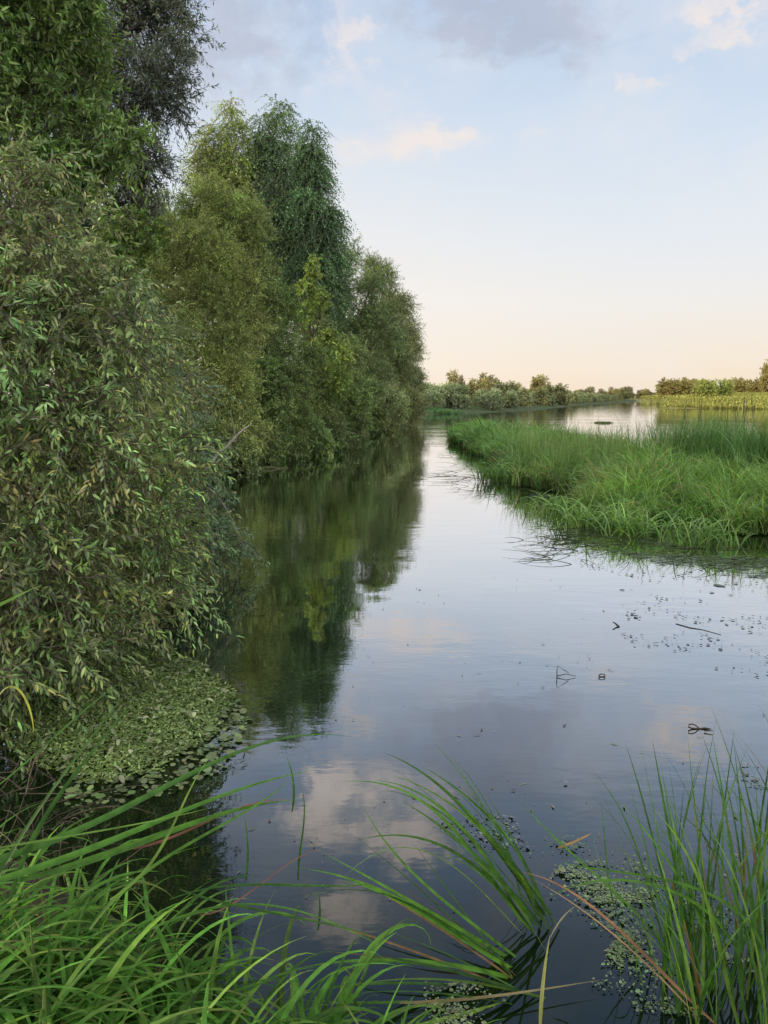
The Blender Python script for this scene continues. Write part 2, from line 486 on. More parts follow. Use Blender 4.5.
terrain('sun_block_hill', SUN_BLOCK, 6, lambda P, s: slope(P, s, .5, 9.5, 14, .8, .06), M['turf'], 15, 3, .05)  # unseen ridge, added to keep the low sun off the foreground
ISLE = [(3.3, 40), (3.6, 32), (3.6, 24.5), (3.4, 20.5), (3.6, 18.2), (4.2, 16.8), (3.5, 15.4), (3.2, 13.9), (3.9, 12.9), (5.0, 12.5), (5.8, 11.9), (7.5, 11.4), (10, 11), (16, 11), (24, 14), (25, 22), (17, 25), (12, 28), (8.2, 31), (7.2, 38), (6.2, 45), (3.8, 47)]
terrain('island_mud', ISLE, .4, lambda P, s: slope(P, s - .45, .05, .07, 7, .02, 1.0), M['soil'], 8, .3, .8)
FAR = [(-60, 112), (3, 103), (8, 112), (19, 127), (29, 148), (41, 182), (62, 245), (88, 318), (150, 480), (330, 900), (-400, 900), (-400, 112)]
terrain('far_bank', FAR, 6, lambda P, s: slope(P, s, .12, 2.2, 9, .2, .05), M['turf'], 10, 2.0, .1)
MEAD = [(64, 178), (76, 160), (100, 140), (400, 120), (400, 900), (250, 900), (170, 520), (112, 330), (84, 235)]
terrain('meadow_ground', MEAD, 5, lambda P, s: slope(P, s, .09, 4.8, 11, .25, .05), M['meadow'], 12, 2.0, .1)
HOR = [(-3000, 880), (-400, 870), (400, 870), (3000, 880), (3000, 3500), (-3000, 3500)]
terrain('distant_land', HOR, 120, lambda P, s: np.where(s > 0, 4 + 2 * vnoise(P[:, 0] * .004, P[:, 1] * .004, 3), -2), M['turf'], 13, 5, .01)


# ---------------------------------------------------------------- woody plants
def expand(lobes, rng, k):
    out = []
    for L in lobes:
        out.append(np.r_[L[:3], L[3:6] * .68])
        for _ in range(k):
            u = unit(rng.normal(0, 1, 3) + [0, 0, .25]); f = rng.uniform(.22, .46)
            out.append(np.r_[L[:3] + u * L[3:6] * rng.uniform(.68, 1.02), L[3:6] * f * rng.uniform(.8, 1.2, 3)])
    return np.array(out)


def woody(name, label, cat, loc, lobes, kind, rng, n, nl, LL, LW, tint, tl, droop=.3, up=.35, jit=.22, lobj=.24, full=False, odd=None, oddp=0.0,
          group=None, trunk_h=None, trunk_r=.12, trunk_c=(.09, .08, .065), nbr=None, twigs=False, inner=.45, stems=1, spread=.9, crown_name=None, light=None, outj=.6, twr=.004, sub=5):
    o = thing(name, label, cat, loc, group)
    lobes = np.asarray(lobes, float)
    main = lobes; lobes = expand(lobes, rng, sub) if sub else lobes
    org, dr, k = lobe_twigs(rng, lobes, n, up, inner, outj)
    keep = org[:, 2] + loc[2] > .02
    org, dr, k = org[keep], dr[keep], k[keep]
    lt = rng.lognormal(0, lobj, (len(lobes), 1)) * rng.lognormal(0, lobj * .3, (len(lobes), 3))
    c = np.asarray(tint) * lt[k] * rng.lognormal(0, .15, (len(org), 1))
    if light is not None:
        c = c * light(org)[:, None]
    fb, tb = MB(), MB()
    L = tl * (.8 if sub else 1) * rng.uniform(.5, 1.35, len(org))
    sprays(fb, rng, org, dr, L, nl, LL, LW, droop, c, jit, full, spread, odd, oddp, tb if twigs else None, twr, twc=np.array(trunk_c) * .8)
    lobes = main
    H = trunk_h or lobes[:, 2].max()
    ctr = lobes[:, :2].mean(0)
    if stems == 1:
        top = np.array([ctr[0] * .6, ctr[1] * .6, H])
        pts = curve_pts((0, 0, -.4), top, 0, 9, rng, .02 * H * .3)
        tube(tb, pts, np.linspace(trunk_r, trunk_r * .15, 9), 8, np.array(trunk_c))
        roots = pts
    else:
        roots = np.array([[0, 0, 0.0]])
    idx = rng.permutation(len(lobes))[:nbr or len(lobes)]
    for i in idx:
        e = lobes[i, :3]
        if stems == 1:
            zz = np.clip(e[2] * rng.uniform(.45, .75), .2 * H * 0, H)
            s = roots[np.argmin(abs(roots[:, 2] - zz))]; r0 = trunk_r * .42 * (1 - .6 * zz / max(H, .1)) + .006
        else:
            s = np.array([*rng.uniform(-.45, .45, 2), -.2]); r0 = trunk_r * rng.uniform(.5, 1)
        ln = np.linalg.norm(e - s)
        p = curve_pts(s, e, .08 * ln, 7, rng, .03 * ln)
        tube(tb, p, np.linspace(r0, r0 * .25, 7), 6, np.array(trunk_c) * rng.uniform(.8, 1.2))
        for q in range(3):
            u = unit(rng.normal(0, 1, 3)); e2 = e + u * lobes[i, 3:6] * .85
            m_ = p[rng.integers(3, 6)]
            tube(tb, curve_pts(m_, e2, .05 * ln, 5, rng, .02 * ln), np.linspace(r0 * .4, r0 * .1, 5), 4, np.array(trunk_c))
    fb.build(crown_name or ('crown' if stems == 1 else 'foliage'), M[kind], o)
    tb.build('trunk' if stems == 1 else 'stem', M['bark'], o, True)
    return o


# --- the near sallow bush on the left -----------------------------------
rng = np.random.default_rng(11)
B0 = np.array([-3.7, 6.6, 0.1])


def L_(px, py, Y, r, rz=None):
    p = at(px, py, Y) - B0
    return (p[0], p[1], p[2], r, r, rz or r)


lob = [L_(-60, 250, 6.2, .85), L_(0, 248, 6.4, .7), L_(55, 285, 6.9, .72), L_(-40, 330, 5.7, .9), L_(60, 370, 6.3, .85), L_(112, 360, 7.4, .62), L_(150, 420, 8.2, .55),
       L_(-30, 470, 5.2, .75), L_(70, 470, 5.9, .75), L_(125, 460, 6.9, .6), L_(165, 485, 8.0, .5), L_(-20, 580, 4.9, .55), L_(60, 570, 5.5, .6), L_(110, 540, 6.3, .58),
       L_(150, 545, 7.1, .45), L_(10, 655, 4.9, .45), L_(60, 640, 5.4, .45, .35), L_(110, 600, 6.0, .42, .4), L_(-120, 400, 6, 1.3), L_(-100, 600, 5.2, .8), L_(150, 590, 6.5, .3, .25), L_(-30, 690, 4.5, .35, .3)]
sallow = woody('sallow_bush', 'big grey green sallow bush with broad leaves, nearest on the left bank', 'bush', B0, lob, 'sallow', rng, 5400, 17, .070, .019, (.110, .145, .050), .5, .45, .3, .24, .30,
      True, (.22, .20, .06), .045, trunk_r=.045, trunk_c=(.19, .16, .12), twigs=True, stems=2, inner=.4, spread=.6, twr=.006)
# sprigs that reach out over the water
rng = np.random.default_rng(12)
fb, tb = MB(), MB()
for (x0, y0, x1, y1, Y) in ((120, 620, 192, 598, 6.3), (100, 640, 185, 630, 6.0), (140, 560, 205, 590, 6.9), (150, 600, 212, 588, 6.5)):
    a, b = at(x0, y0, Y + .2) - B0, at(x1, y1, Y) - B0
    tube(tb, curve_pts(a, b, .05, 6), np.linspace(.008, .003, 6), 5, np.array((.05, .035, .03)))
    n = 9; t = np.linspace(.3, .95, n)[:, None]
    org = a * (1 - t) + b * t; org[:, 2] += .05 * (4 * t * (1 - t))[:, 0]
    dr = unit(unit(b - a) + rng.normal(0, .7, (n, 3)) + [0, 0, .2])
    sprays(fb, rng, org, dr, np.full(n, .16), 6, .075, .024, .4, np.tile([.13, .17, .075], (n, 1)), .2, True)
tb.build('sprig_twig', M['bark'], sallow); fb.build('sprig_leaves', M['sallow'], sallow)

# --- bluish osier at the point of the bush ----------------------------------
rng = np.random.default_rng(13)
B1 = np.array([-3.0, 10.6, .1])
def L1(px, py, Y, r, rz=None):
    p = at(px, py, Y) - B1; return (p[0], p[1], p[2], r, r, rz or r)
woody('osier_bush', 'dense blue green osier bush whose lowest twigs dip into the water at the inlet mouth', 'bush', B1,
      [L1(195, 535, 9.3, .48, .42), L1(160, 545, 9.0, .5, .42), L1(225, 548, 9.6, .28, .26), L1(195, 505, 9.7, .35), L1(160, 490, 9.6, .55), L1(160, 430, 9.9, .62), L1(140, 480, 9, .65), L1(188, 450, 10.4, .42), L1(135, 390, 10.4, .7), L1(178, 400, 11, .5), L1(100, 430, 9.6, .9), L1(185, 560, 9.0, .35, .28), L1(110, 340, 10.6, .7)],
      'sallow', rng, 5200, 14, .065, .015, (.08, .12, .07), .38, .35, .3, .24, .14, True, (.2, .17, .06), .03, trunk_r=.03, trunk_c=(.06, .05, .045), twigs=True, stems=2, spread=.6)

# dead pale branch hanging out of the bush
a = at(200, 478, 9.6); b = at(250, 425, 10.2)
mb = MB(); tube(mb, curve_pts(a, b, .06, 9, np.random.default_rng(4), .015), np.linspace(.028, .009, 9), 6, WH)
tube(mb, curve_pts(at(197, 485, 9.5), at(243, 545, 9.6), .2, 8), np.linspace(.016, .007, 8), 5, WH)
tube(mb, curve_pts(at(236, 442, 10.0), at(232, 418, 10.1), .02, 5), np.linspace(.01, .004, 5), 5, WH)
tag(mb.build('dead_branch', M['deadwood'], None, True), 'bare pale forked dead branch leaning out between the bushes over the inlet', 'branch')

# --- the tall trees, left ----------------------------------------------------
rng = np.random.default_rng(21)
P = np.array([-8.2, 18, 1.0])
def LP(P):
    def f(px, py, Y, r, rz=None):
        p = at(px, py, Y) - P; return (p[0], p[1], p[2], r, r, rz or r)
    return f
l = LP(P)
woody('white_willow', 'tall dark purplish willow with narrow leaves and sky showing through, at the top left', 'tree', P,
      [l(160, 20, 18, .9), l(130, 80, 18, 1.0), l(165, 100, 17.6, .55), l(120, 150, 18, .9), l(150, 170, 18.2, .5, .6), l(95, 215, 18, .8, .6), l(60, 150, 18.5, 1.1), l(80, 60, 18.5, 1.2), l(150, -40, 18, 1.0), l(90, -60, 18.5, 1.5), l(20, 30, 19, 1.5), l(0, -80, 19, 1.8), l(120, -140, 18.5, 1.3), l(40, -180, 19, 1.6), l(-60, 60, 19, 1.6), l(-60, -120, 19, 1.8), l(140, 215, 18.5, .5, .4), l(60, 250, 18.5, .7, .5)],
      'willow', rng, 13000, 16, .13, .032, (.088, .096, .084), .75, .35, .3, .25, .16, trunk_r=.28, trunk_c=(.05, .045, .045), twigs=True, twr=.007)
rng = np.random.default_rng(22)
P = np.array([-7.2, 12, 1.0]); l = LP(P)
woody('ash_tree', 'bright green leafy ash branches overhanging the sallow bush at the top left corner', 'tree', P,
      [l(10, 20, 12, .8), l(60, 40, 12, .55), l(35, 100, 11.6, .6), l(95, 130, 11.8, .55, .35), l(125, 140, 12, .35, .25), l(60, 165, 11.6, .5, .3), l(110, 175, 12, .3, .22), l(-40, 80, 12, 1.0), l(0, -60, 12, 1.0), l(60, -50, 12.2, .7), l(-60, -40, 12, 1.2), l(95, 75, 12.2, .3, .22), l(70, 5, 12, .4), l(20, 150, 11.2, .5, .4)],
      'leaf', rng, 2500, 13, .13, .036, (.08, .118, .04), .5, .55, .1, .22, .12, True, trunk_r=.14, trunk_c=(.07, .065, .05), twigs=True, spread=1.1, twr=.005)
rng = np.random.default_rng(23)
P = np.array([-6.0, 17, .6]); l = LP(P)
woody('maple_sapling', 'light green maple sapling poking out above the middle of the sallow bush', 'tree', P,
      [l(140, 222, 16.5, .3, .2), l(112, 230, 16.6, .4, .3), l(158, 240, 16.4, .25, .18), l(130, 255, 16.5, .35, .25), l(95, 265, 16.5, .5, .5), l(125, 300, 16.5, .5)],
      'leaf', rng, 480, 11, .11, .05, (.075, .11, .03), .35, .5, .1, .22, .12, True, trunk_r=.05, twigs=True)

rng = np.random.default_rng(24)
P = np.array([-6.6, 21.5, .4]); l = LP(P)
woody('yellow_willow', 'yellowish olive willow bush with fine leaves, left of the birches', 'tree', P,
      [l(190, 250, 21, .85), l(165, 235, 21.5, .6), l(220, 255, 21.5, .6), l(150, 285, 20.5, .8), l(205, 300, 20.5, .9), l(240, 285, 21.5, .55), l(175, 340, 20, .9), l(225, 350, 20.5, .85), l(130, 330, 20, .8), l(190, 395, 20, .8), l(235, 400, 20.5, .7), l(250, 330, 21.5, .5), l(140, 400, 20, .9), l(230, 440, 20, .55, .5), l(255, 440, 21, .45, .4), l(245, 375, 21.5, .45)],
      'willow', rng, 6500, 14, .10, .02, (.19, .215, .068), .55, .25, .55, .22, .12, trunk_r=.07, trunk_c=(.08, .07, .05), stems=2, twigs=True, twr=.005)
rng = np.random.default_rng(25)
P = np.array([-7.5, 27, .5]); l = LP(P)
woody('yellow_willow', 'rounded olive green willow crown right below the birches', 'tree', P,
      [l(235, 215, 27, 1.0), l(200, 205, 27, .9), l(245, 250, 27, .8), l(262, 265, 27, .6), l(210, 250, 27, 1.1), l(240, 300, 26.5, 1.0), l(265, 300, 27, .6), l(170, 215, 27, 1.0), l(230, 350, 26, 1.0)],
      'willow', rng, 4200, 13, .12, .024, (.155, .185, .058), .6, .25, .5, .22, .14, trunk_r=.1, stems=2, twigs=True, twr=.006)

# --- birches ------------------------------------------------------------------
def birch(label, P, lobes, tint, seed, n):
    r = np.random.default_rng(seed)
    return woody('birch_tree', label, 'tree', P, lobes, 'leaf', r, int(n * 1.75), 16, .105, .058, tint, 1.15, .75, .15, .26, .2, trunk_r=.2, trunk_c=(.30, .29, .27), twigs=True,
                 group=None, outj=.5, twr=.007, trunk_h=(P_top - P)[2] - 1.8)
P = np.array([-7.7, 38, 1.2]); l = LP(P + [0, 0, .4]); P_top = at(232, 104, 38)
birch('left one of the birches with yellow green drooping leaves', P,
      [l(230, 112, 38, .3, .8), l(212, 132, 38, .4, .8), l(238, 128, 38, .35, .8), l(215, 155, 38, .65, .9), l(238, 158, 38, .6, 1.0), l(205, 175, 38, .7, .9), l(228, 195, 38, 1.0, 1.1), l(196, 215, 38, .7, .8), l(250, 215, 38, .8, 1.0), l(215, 245, 38, 1.0), l(235, 280, 38, 1.3), l(190, 250, 38, .8)], (.165, .185, .062), 31, 2700)
P = np.array([-5.4, 38.6, 1.2]); l = LP(P + [0, 0, .6]); P_top = at(275, 92, 38.6)
birch('tallest dark green birch with its pointed top above the tree row', P,
      [l(276, 102, 38.6, .28, .9), l(287, 112, 38.6, .25, .7), l(264, 122, 38.6, .35, .9), l(264, 145, 38.6, .6, .9), l(284, 145, 38.6, .55, .9), l(258, 165, 38.6, .8, 1.0), l(290, 175, 38.6, .8, 1.0), l(272, 200, 38, 1.2, 1.3), l(262, 240, 38, 1.1), l(295, 235, 38, 1.0), l(275, 275, 38, 1.3), l(300, 280, 38, 1.0)], (.085, .128, .062), 32, 3400)
P = np.array([-3.8, 37.2, 1.2]); l = LP(P + [0, 0, .4]); P_top = at(311, 118, 37.2)
birch('right one of the birches, dark with hanging branches', P,
      [l(313, 130, 37.2, .25, .9), l(308, 152, 37.2, .4, .9), l(317, 172, 37.2, .45, .9), l(308, 205, 37.2, .8, 1.0), l(325, 215, 37.2, .55, .9), l(318, 245, 37.2, .8, 1.0), l(330, 255, 37.2, .4, .7), l(305, 265, 37, .9), l(322, 285, 37, .8, 1.0), l(335, 280, 37.2, .3, .6)], (.075, .118, .06), 33, 2700)

# --- bushes and trees of the middle row ---------------------------------------
rng = np.random.default_rng(41)
P = np.array([-3.2, 33, .5]); l = LP(P)
woody('young_maple', 'slender young maple with bright yellow green leaves in front of the birches', 'tree', P,
      [l(312, 266, 32, .15, .35), l(308, 288, 32, .3, .35), l(322, 300, 32, .3, .3), l(304, 312, 32, .3, .3), l(330, 340, 32, .45, .25), l(345, 352, 31.6, .35, .2), l(325, 365, 31.8, .35, .25), l(340, 380, 31.5, .4, .25)],
      'leaf', rng, 520, 11, .15, .08, (.135, .17, .052), .45, .4, .2, .2, .12, trunk_r=.07, twigs=True, twr=.005)
rows = [
    ('dark green willow bush by the water, below the yellow willow', (-4.9, 26.5, .3), [l_ for l_ in ((255, 320, 27, .9), (275, 345, 27, 1.0), (250, 380, 26, 1.0), (290, 385, 27, 1.0), (270, 420, 25.6, .7, .6), (300, 425, 27.5, .6, .55), (245, 430, 25, .6, .5), (310, 365, 28.5, .7), (285, 315, 28.5, .7), (272, 300, 28, .6), (262, 450, 25.2, .4, .35), (292, 445, 27.0, .4, .35))], (.10, .145, .042), 5200, .11, .024),
    ('grey green willow bush overhanging the water below the young maple', (-3.4, 34, .3), [(320, 390, 32.5, 1.0), (345, 400, 34, 1.0), (325, 425, 32, .7, .6), (350, 425, 34.5, .7, .6), (300, 415, 31.5, .8), (362, 395, 36, .8), (345, 365, 35, .9), (315, 345, 33.5, 1.0), (335, 435, 33, .5, .4), (360, 438, 36, .4, .35)], (.12, .158, .056), 4600, .13, .028),
    ('tall grey green willow with ragged top behind the young maple', (-3.0, 43, .6), [(342, 265, 43, .9, 1.2), (352, 255, 43.5, .5, .8), (335, 300, 42, 1.2), (360, 300, 43, 1.2), (372, 285, 44, .8, .9), (350, 340, 42, 1.4), (375, 335, 43, 1.2), (365, 380, 42, 1.2), (385, 320, 44, .7, 1.0), (320, 300, 43, 1.2), (355, 400, 41, 1.2)], (.108, .14, .055), 4600, .16, .036),
    ('grey willow with bare twiggy top, second from the end of the row', (-1.2, 52, .4), [(383, 285, 52, .8, 1.2), (372, 272, 52, .6, .9), (392, 310, 52, 1.1), (378, 330, 51, 1.4), (398, 335, 52.5, 1.0), (388, 365, 51, 1.4), (400, 375, 52, 1.1), (375, 395, 48, 1.1), (392, 405, 49, 1.1), (380, 418, 47, .6, .5), (398, 418, 50, .6, .5)], (.135, .15, .068), 4600, .18, .04),
    ('olive grey willow closing the end of the row at the bend', (1.0, 62, .4), [(400, 312, 62, .8, 1.1), (408, 340, 62, .9, 1.2), (414, 352, 63, .6, 1.0), (402, 370, 61, 1.4), (413, 385, 63, 1.0), (406, 400, 60, 1.2), (415, 408, 62, .8, .7), (398, 345, 61, 1.2), (409, 417, 60, .5, .5)], (.15, .155, .068), 4000, .2, .045),
]
for i, (lab, P, ls, tint, n, LL, LW) in enumerate(rows):
    P = np.array(P); l = LP(P); rng = np.random.default_rng(50 + i)
    woody('willow_tree', lab, 'tree', P, [l(*q) for q in ls], 'willow', rng, n, 13, LL, LW, tint, LL * 5, .25, .5, .22, .14, trunk_r=.1, trunk_c=(.08, .075, .06), stems=2, twigs=True, twr=.008)
# darker trees that close the gaps deeper in the wood
for i, (px, Y, H, r) in enumerate(((-40, 26, 9, 2.2), (60, 28, 8.2, 2.2), (140, 31, 8.6, 2.2), (180, 45, 12, 2.6), (262, 52, 12, 2.8), (322, 60, 12, 2.8), (365, 72, 10, 2.6))):
    rng = np.random.default_rng(70 + i)
    P = at(px, 398, Y); P[2] = .9
    lb = crown_lobes(rng, 1.2, H, lambda t: r * (math.sin(PI * min(.15 + .8 * t, 1)) ** .7), 12, r * .55)
    woody('alder_tree', ['dark alder standing deep in the wood, leftmost behind the sallow bush', 'dark alder in the wood behind the maple sapling', 'dark alder in the wood behind the yellowish willow bush', 'dark alder seen in the gap left of the birches', 'dark alder standing behind the tallest birch',
          'dark alder behind the young maple and the ragged willow', 'dark alder behind the end of the willow row'][i], 'tree', P, lb, 'leaf', rng, 1500, 13, .16, .09, (.07, .10, .042), .7, .3, .3, .2, .14, trunk_r=.14)

GU = 'low shrubs along the foot of the tree row'
for i, (x, y, h, w) in enumerate(((-5.6, 19.5, 2.0, 1.1), (-5.0, 23.5, 1.7, 1.0), (-4.3, 26.2, 1.6, 1.0), (-3.5, 29.8, 1.8, 1.1), (-2.9, 33.2, 1.7, 1.1), (-2.3, 37.5, 1.8, 1.2), (-1.9, 42, 2.0, 1.4), (-1.0, 47, 2.0, 1.4), (.3, 53, 2.2, 1.6), (1.2, 59, 2.2, 1.6), (2.0, 66, 2.4, 1.8), (-6.5, 31, 3.6, 2.0), (-5.5, 37, 3.8, 2.2), (-4.5, 46, 4.0, 2.4), (-2.5, 56, 4.2, 2.6), (-.5, 68, 4.5, 2.8), (-8.5, 25, 3.6, 2.2), (-8, 42, 4.5, 2.6))):
    r_ = np.random.default_rng(90 + i)
    lb = crown_lobes(r_, .1, h, lambda t: w * (1 - .5 * t), 9, w * .5)
    woody('bank_shrub', 'low grey green shrub at the foot of the tree row along the left bank', 'bush', np.array([x, y, .05 if i < 11 else .6]), lb, 'willow', r_, 900 if i < 11 else 1200, 12, .11 + .0012 * y, .03 + .0006 * y, (.10, .138, .046), .5, .3, .3, .24, .18, GU and True, None, 0.0, GU, trunk_r=.03, trunk_c=(.08, .075, .06), stems=2, twigs=True, twr=.006)
# ---------------------------------------------------------------- far shore
far_kinds = []
def far_mesh(seed, H, rr, n, tint, shape, lr, z0=.1):
    rng = np.random.default_rng(seed)
    lb = crown_lobes(rng, z0 * H, H, shape, n, lr)
    nt_ = 420
    o = woody('far_tree', '', 'tree', (0, 0, 0), lb, 'far', rng, nt_, 9, .55, .30, tint, 1.1, .2, .4, .2, .16, trunk_r=.16, inner=.3, sub=0)
    return o
rnd = lambda r: (lambda t: r * math.sin(PI * min(.18 + .78 * t, 1)) ** .6)
cone = lambda r: (lambda t: r * (1 - .85 * t) ** .8 + .1)
protos = [far_mesh(101, 7, 3, 11, (.14, .135, .075), rnd(2.6), 1.5), far_mesh(102, 9, 3, 12, (.15, .135, .08), rnd(2.3), 1.4), far_mesh(103, 8.5, 2, 10, (.17, .15, .075), cone(2.4), 1.2), far_mesh(104, 5, 3, 10, (.135, .15, .09), rnd(3.0), 1.5, 0.02), far_mesh(105, 5, 3, 11, (.20, .165, .07), rnd(3.0), 1.5, 0.02), far_mesh(106, 5, 3, 11, (.19, .195, .07), rnd(3.0), 1.6, 0.02)]  # treeline tints are paler and greyer to paint in distance haze
used = set()


def put_far(k, x, y, z, s, sz, rz, label, group, cat='tree', name='far_tree'):
    src = protos[k]
    if k not in used:
        used.add(k); o = src
    else:
        o = src.copy(); col.objects.link(o)
        for ch in src.children:
            c = ch.copy(); col.objects.link(c); c.parent = o
    o.name = name
    o.location = (x, y, z); o.scale = (s, s, sz); o.rotation_euler = (0, 0, rz)
    tag(o, label, cat)
    if group: o['group'] = group
    elif 'group' in o: del o['group']
    return o


rng = np.random.default_rng(110)
bank = np.array([(4, 108), (12, 121), (19, 130), (29, 152), (41, 188), (62, 252), (88, 326), (120, 405), (150, 486)], float)
seg = np.cumsum(np.r_[0, np.linalg.norm(np.diff(bank, axis=0), axis=1)])
GF = 'trees of the far treeline across the river'
s = 0.0
while s < seg[-1]:
    x = np.interp(s, seg, bank[:, 0]); y = np.interp(s, seg, bank[:, 1])
    for row in range(3):
        k = 3 if rng.random() < .8 else 0 if row == 0 else rng.integers(0, 3)
        off = 3 + 7 * row + rng.uniform(0, 3)
        sc_ = rng.uniform(.42, .66) if row == 0 else rng.uniform(.44, .74)
        put_far(int(k), x - off * .85 + rng.uniform(-1.5, 1.5), y + off * .55 + rng.uniform(-1, 1), .6 + .5 * row, sc_, sc_ * rng.uniform(.7, 1.2), rng.uniform(0, 6.28),
                'olive bush or small tree in the hazy treeline along the far shore', GF)
    s += rng.uniform(3.0, 4.6) * (1 + s / 240)
for px, Y, k, sx, sz, lab in ((463, 140, 1, .4, .62, 'taller rounded dark tree standing up from the left part of the far treeline'), (486, 150, 2, .4, .62, 'narrow thin crowned tree in the far treeline beside the taller rounded one'),
                             (497, 155, 2, .38, .6, 'second narrow pointed tree in the far treeline, right beside its twin'),
                             (543, 190, 2, 1.1, .85, 'broad pointed tree, largest of the far treeline, near its middle'), (566, 215, 0, 1.0, .75, 'round crowned tree right of the broad pointed one in the far treeline'), (512, 165, 0, .8, .7, 'low round tree in the far treeline left of the broad pointed one')):
    p = at(px, 398, Y); put_far(k, p[0], p[1] + 6, .6, sx, sz, rng.uniform(0, 6), lab, None)
# hazy trees at the end of the reach
for i in range(60):
    x = 60 + i * 6 + rng.uniform(-5, 5); y = 560 + rng.uniform(-30, 60) + abs(x - 180) * .15
    put_far(int(rng.integers(0, 3)), x, y, 2, rng.uniform(.9, 1.6), rng.uniform(.55, .95), rng.uniform(0, 6), 'small hazy tree on the skyline where the river ends', 'skyline trees at the end of the reach')
for i in range(34):
    q = .255 + i * .0047 + rng.uniform(-.002, .002); y = 885 + rng.uniform(-5, 60)
    put_far(int(rng.integers(0, 4)), q * y, y, 1.5, rng.uniform(1.2, 2.0), rng.uniform(.9, 1.5), rng.uniform(0, 6), 'faint tree on the horizon beyond the last bend of the river', 'trees on the horizon beyond the river')
# right meadow: dark wood, two round bushes, tan trees at the edge
GB = 'brownish trees massed on the meadow rise'
for i in range(16):
    px = 664 + i * 2.9; p = at(px, 398, 255 + rng.uniform(-12, 25))
    put_far(4, p[0], p[1], 3.0, rng.uniform(.9, 1.2), rng.uniform(.68, .95), rng.uniform(0, 6), 'brownish olive tree in the clump left of the two round bushes on the meadow', GB)
for px, lab in ((703, 'left of the two round green bushes standing on the far meadow'), (721, 'right of the two round green bushes standing on the far meadow')):
    p = at(px, 398, 215); o = put_far(5, p[0], p[1], 2.9, .9, .82, px, lab, None, 'bush', 'round_bush')
for i in range(9):
    px = 735 + i * 5; p = at(px, 398, 275 + rng.uniform(-10, 25))
    put_far(4, p[0], p[1], 3.6, rng.uniform(.8, 1.2), rng.uniform(.8, 1.1) + (.9 if i > 5 else 0), rng.uniform(0, 6), 'tan tree beyond the meadow at the right edge', 'tan trees beyond the meadow')


# ---------------------------------------------------------------- grass blades
def blades(mb, rng, base, head, length, width, a0, a1, segs, c, vfold=False, pw=1.3, tipc=None, side=0.0, twist=0.3):
    """ribbons: base (N,3), heading (N,) radians, a0/a1 lean from vertical at foot and tip"""
    N = len(base); t = np.linspace(0, 1, segs + 1)
    ang = a0[:, None] + (a1 - a0)[:, None] * (t ** pw)[None]
    am = .5 * (ang[:, 1:] + ang[:, :-1]); dl = length[:, None] / segs
    hh = head[:, None] + side * rng.normal(0, 1, (N, 1)) * t[None, 1:]
    r = np.sin(am) * dl
    px = np.concatenate([np.zeros((N, 1)), np.cumsum(r * np.cos(hh), 1)], 1)
    py = np.concatenate([np.zeros((N, 1)), np.cumsum(r * np.sin(hh), 1)], 1)
    pz = np.concatenate([np.zeros((N, 1)), np.cumsum(np.cos(am) * dl, 1)], 1)
    p = base[:, None] + np.stack([px, py, pz], -1)
    tg = unit(np.gradient(p, axis=1))
    sd = np.stack([-np.sin(head), np.cos(head), np.zeros(N)], -1)[:, None] + np.zeros_like(p)
    nn = unit(np.cross(sd, tg))
    tw = (rng.normal(0, twist, (N, 1)) + rng.normal(0, twist * 1.5, (N, 1)) * t[None])[..., None]
    sd = unit(sd * np.cos(tw) + nn * np.sin(tw))
    wt = np.minimum(1, .55 + 2.2 * t) * (1 - t ** 2.6) * .98 + .02
    hw = .5 * width[:, None, None] * wt[None, :, None]
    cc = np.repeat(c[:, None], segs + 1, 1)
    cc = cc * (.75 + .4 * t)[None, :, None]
    if tipc is not None:
        f = np.clip((t - .72) / .28, 0, 1)[None, :, None] * np.reshape(tipc[1], (-1, 1, 1))
        cc = cc * (1 - f) + np.asarray(tipc[0]) * f
    if vfold:
        nn2 = np.cross(sd, tg)
        v = np.stack([p - sd * hw + nn2 * hw * .35, p, p + sd * hw + nn2 * hw * .35], 2)
        k = 3
    else:
        v = np.stack([p - sd * hw, p + sd * hw], 2); k = 2
    b = (np.arange(N) * (segs + 1) * k)[:, None, None] + (np.arange(segs) * k)[None, :, None] + np.arange(k - 1)[None, None]
    f = np.stack([b, b + 1, b + k + 1, b + k], -1).reshape(-1, 4)
    mb.add(v.reshape(-1, 3), [f], np.repeat(cc.reshape(-1, 1, 3), k, 1).reshape(-1, 3))


def strap(mb, rng, pts, width, c, n=18, roll=0.0, tip=.02):
    """one measured blade along a smooth curve through pts"""
    pts = np.asarray(pts, float)
    d = np.r_[0, np.cumsum(np.linalg.norm(np.diff(pts, axis=0), axis=1))]; d /= d[-1]
    t = np.linspace(0, 1, n + 1)
    A = np.vander(d, min(len(pts), 4)); co = np.linalg.lstsq(A, pts, rcond=None)[0]
    p = np.vander(t, A.shape[1]) @ co
    tg = unit(np.gradient(p, axis=0))
    up = np.array([0, -.45, .9]); sd = unit(np.cross(tg, up)); nn = np.cross(sd, tg)
    rl = (roll + .35 * np.sin(t * 2.2 + roll * 5))[:, None]
    sd, nn = sd * np.cos(rl) + nn * np.sin(rl), nn * np.cos(rl) - sd * np.sin(rl)
    w = (width * .5 * (np.minimum(1, .6 + 2 * t) * (1 - t ** 3) * .97 + tip))[:, None]
    v = np.stack([p - sd * w + nn * w * .4, p, p + sd * w + nn * w * .4], 1)
    b = (np.arange(n) * 3)[:, None] + np.arange(2)[None]
    f = np.stack([b, b + 1, b + 4, b + 3], -1).reshape(-1, 4)
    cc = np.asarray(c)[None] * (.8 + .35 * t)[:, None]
    mb.add(v.reshape(-1, 3), [f], np.repeat(cc[:, None], 3, 1).reshape(-1, 3))


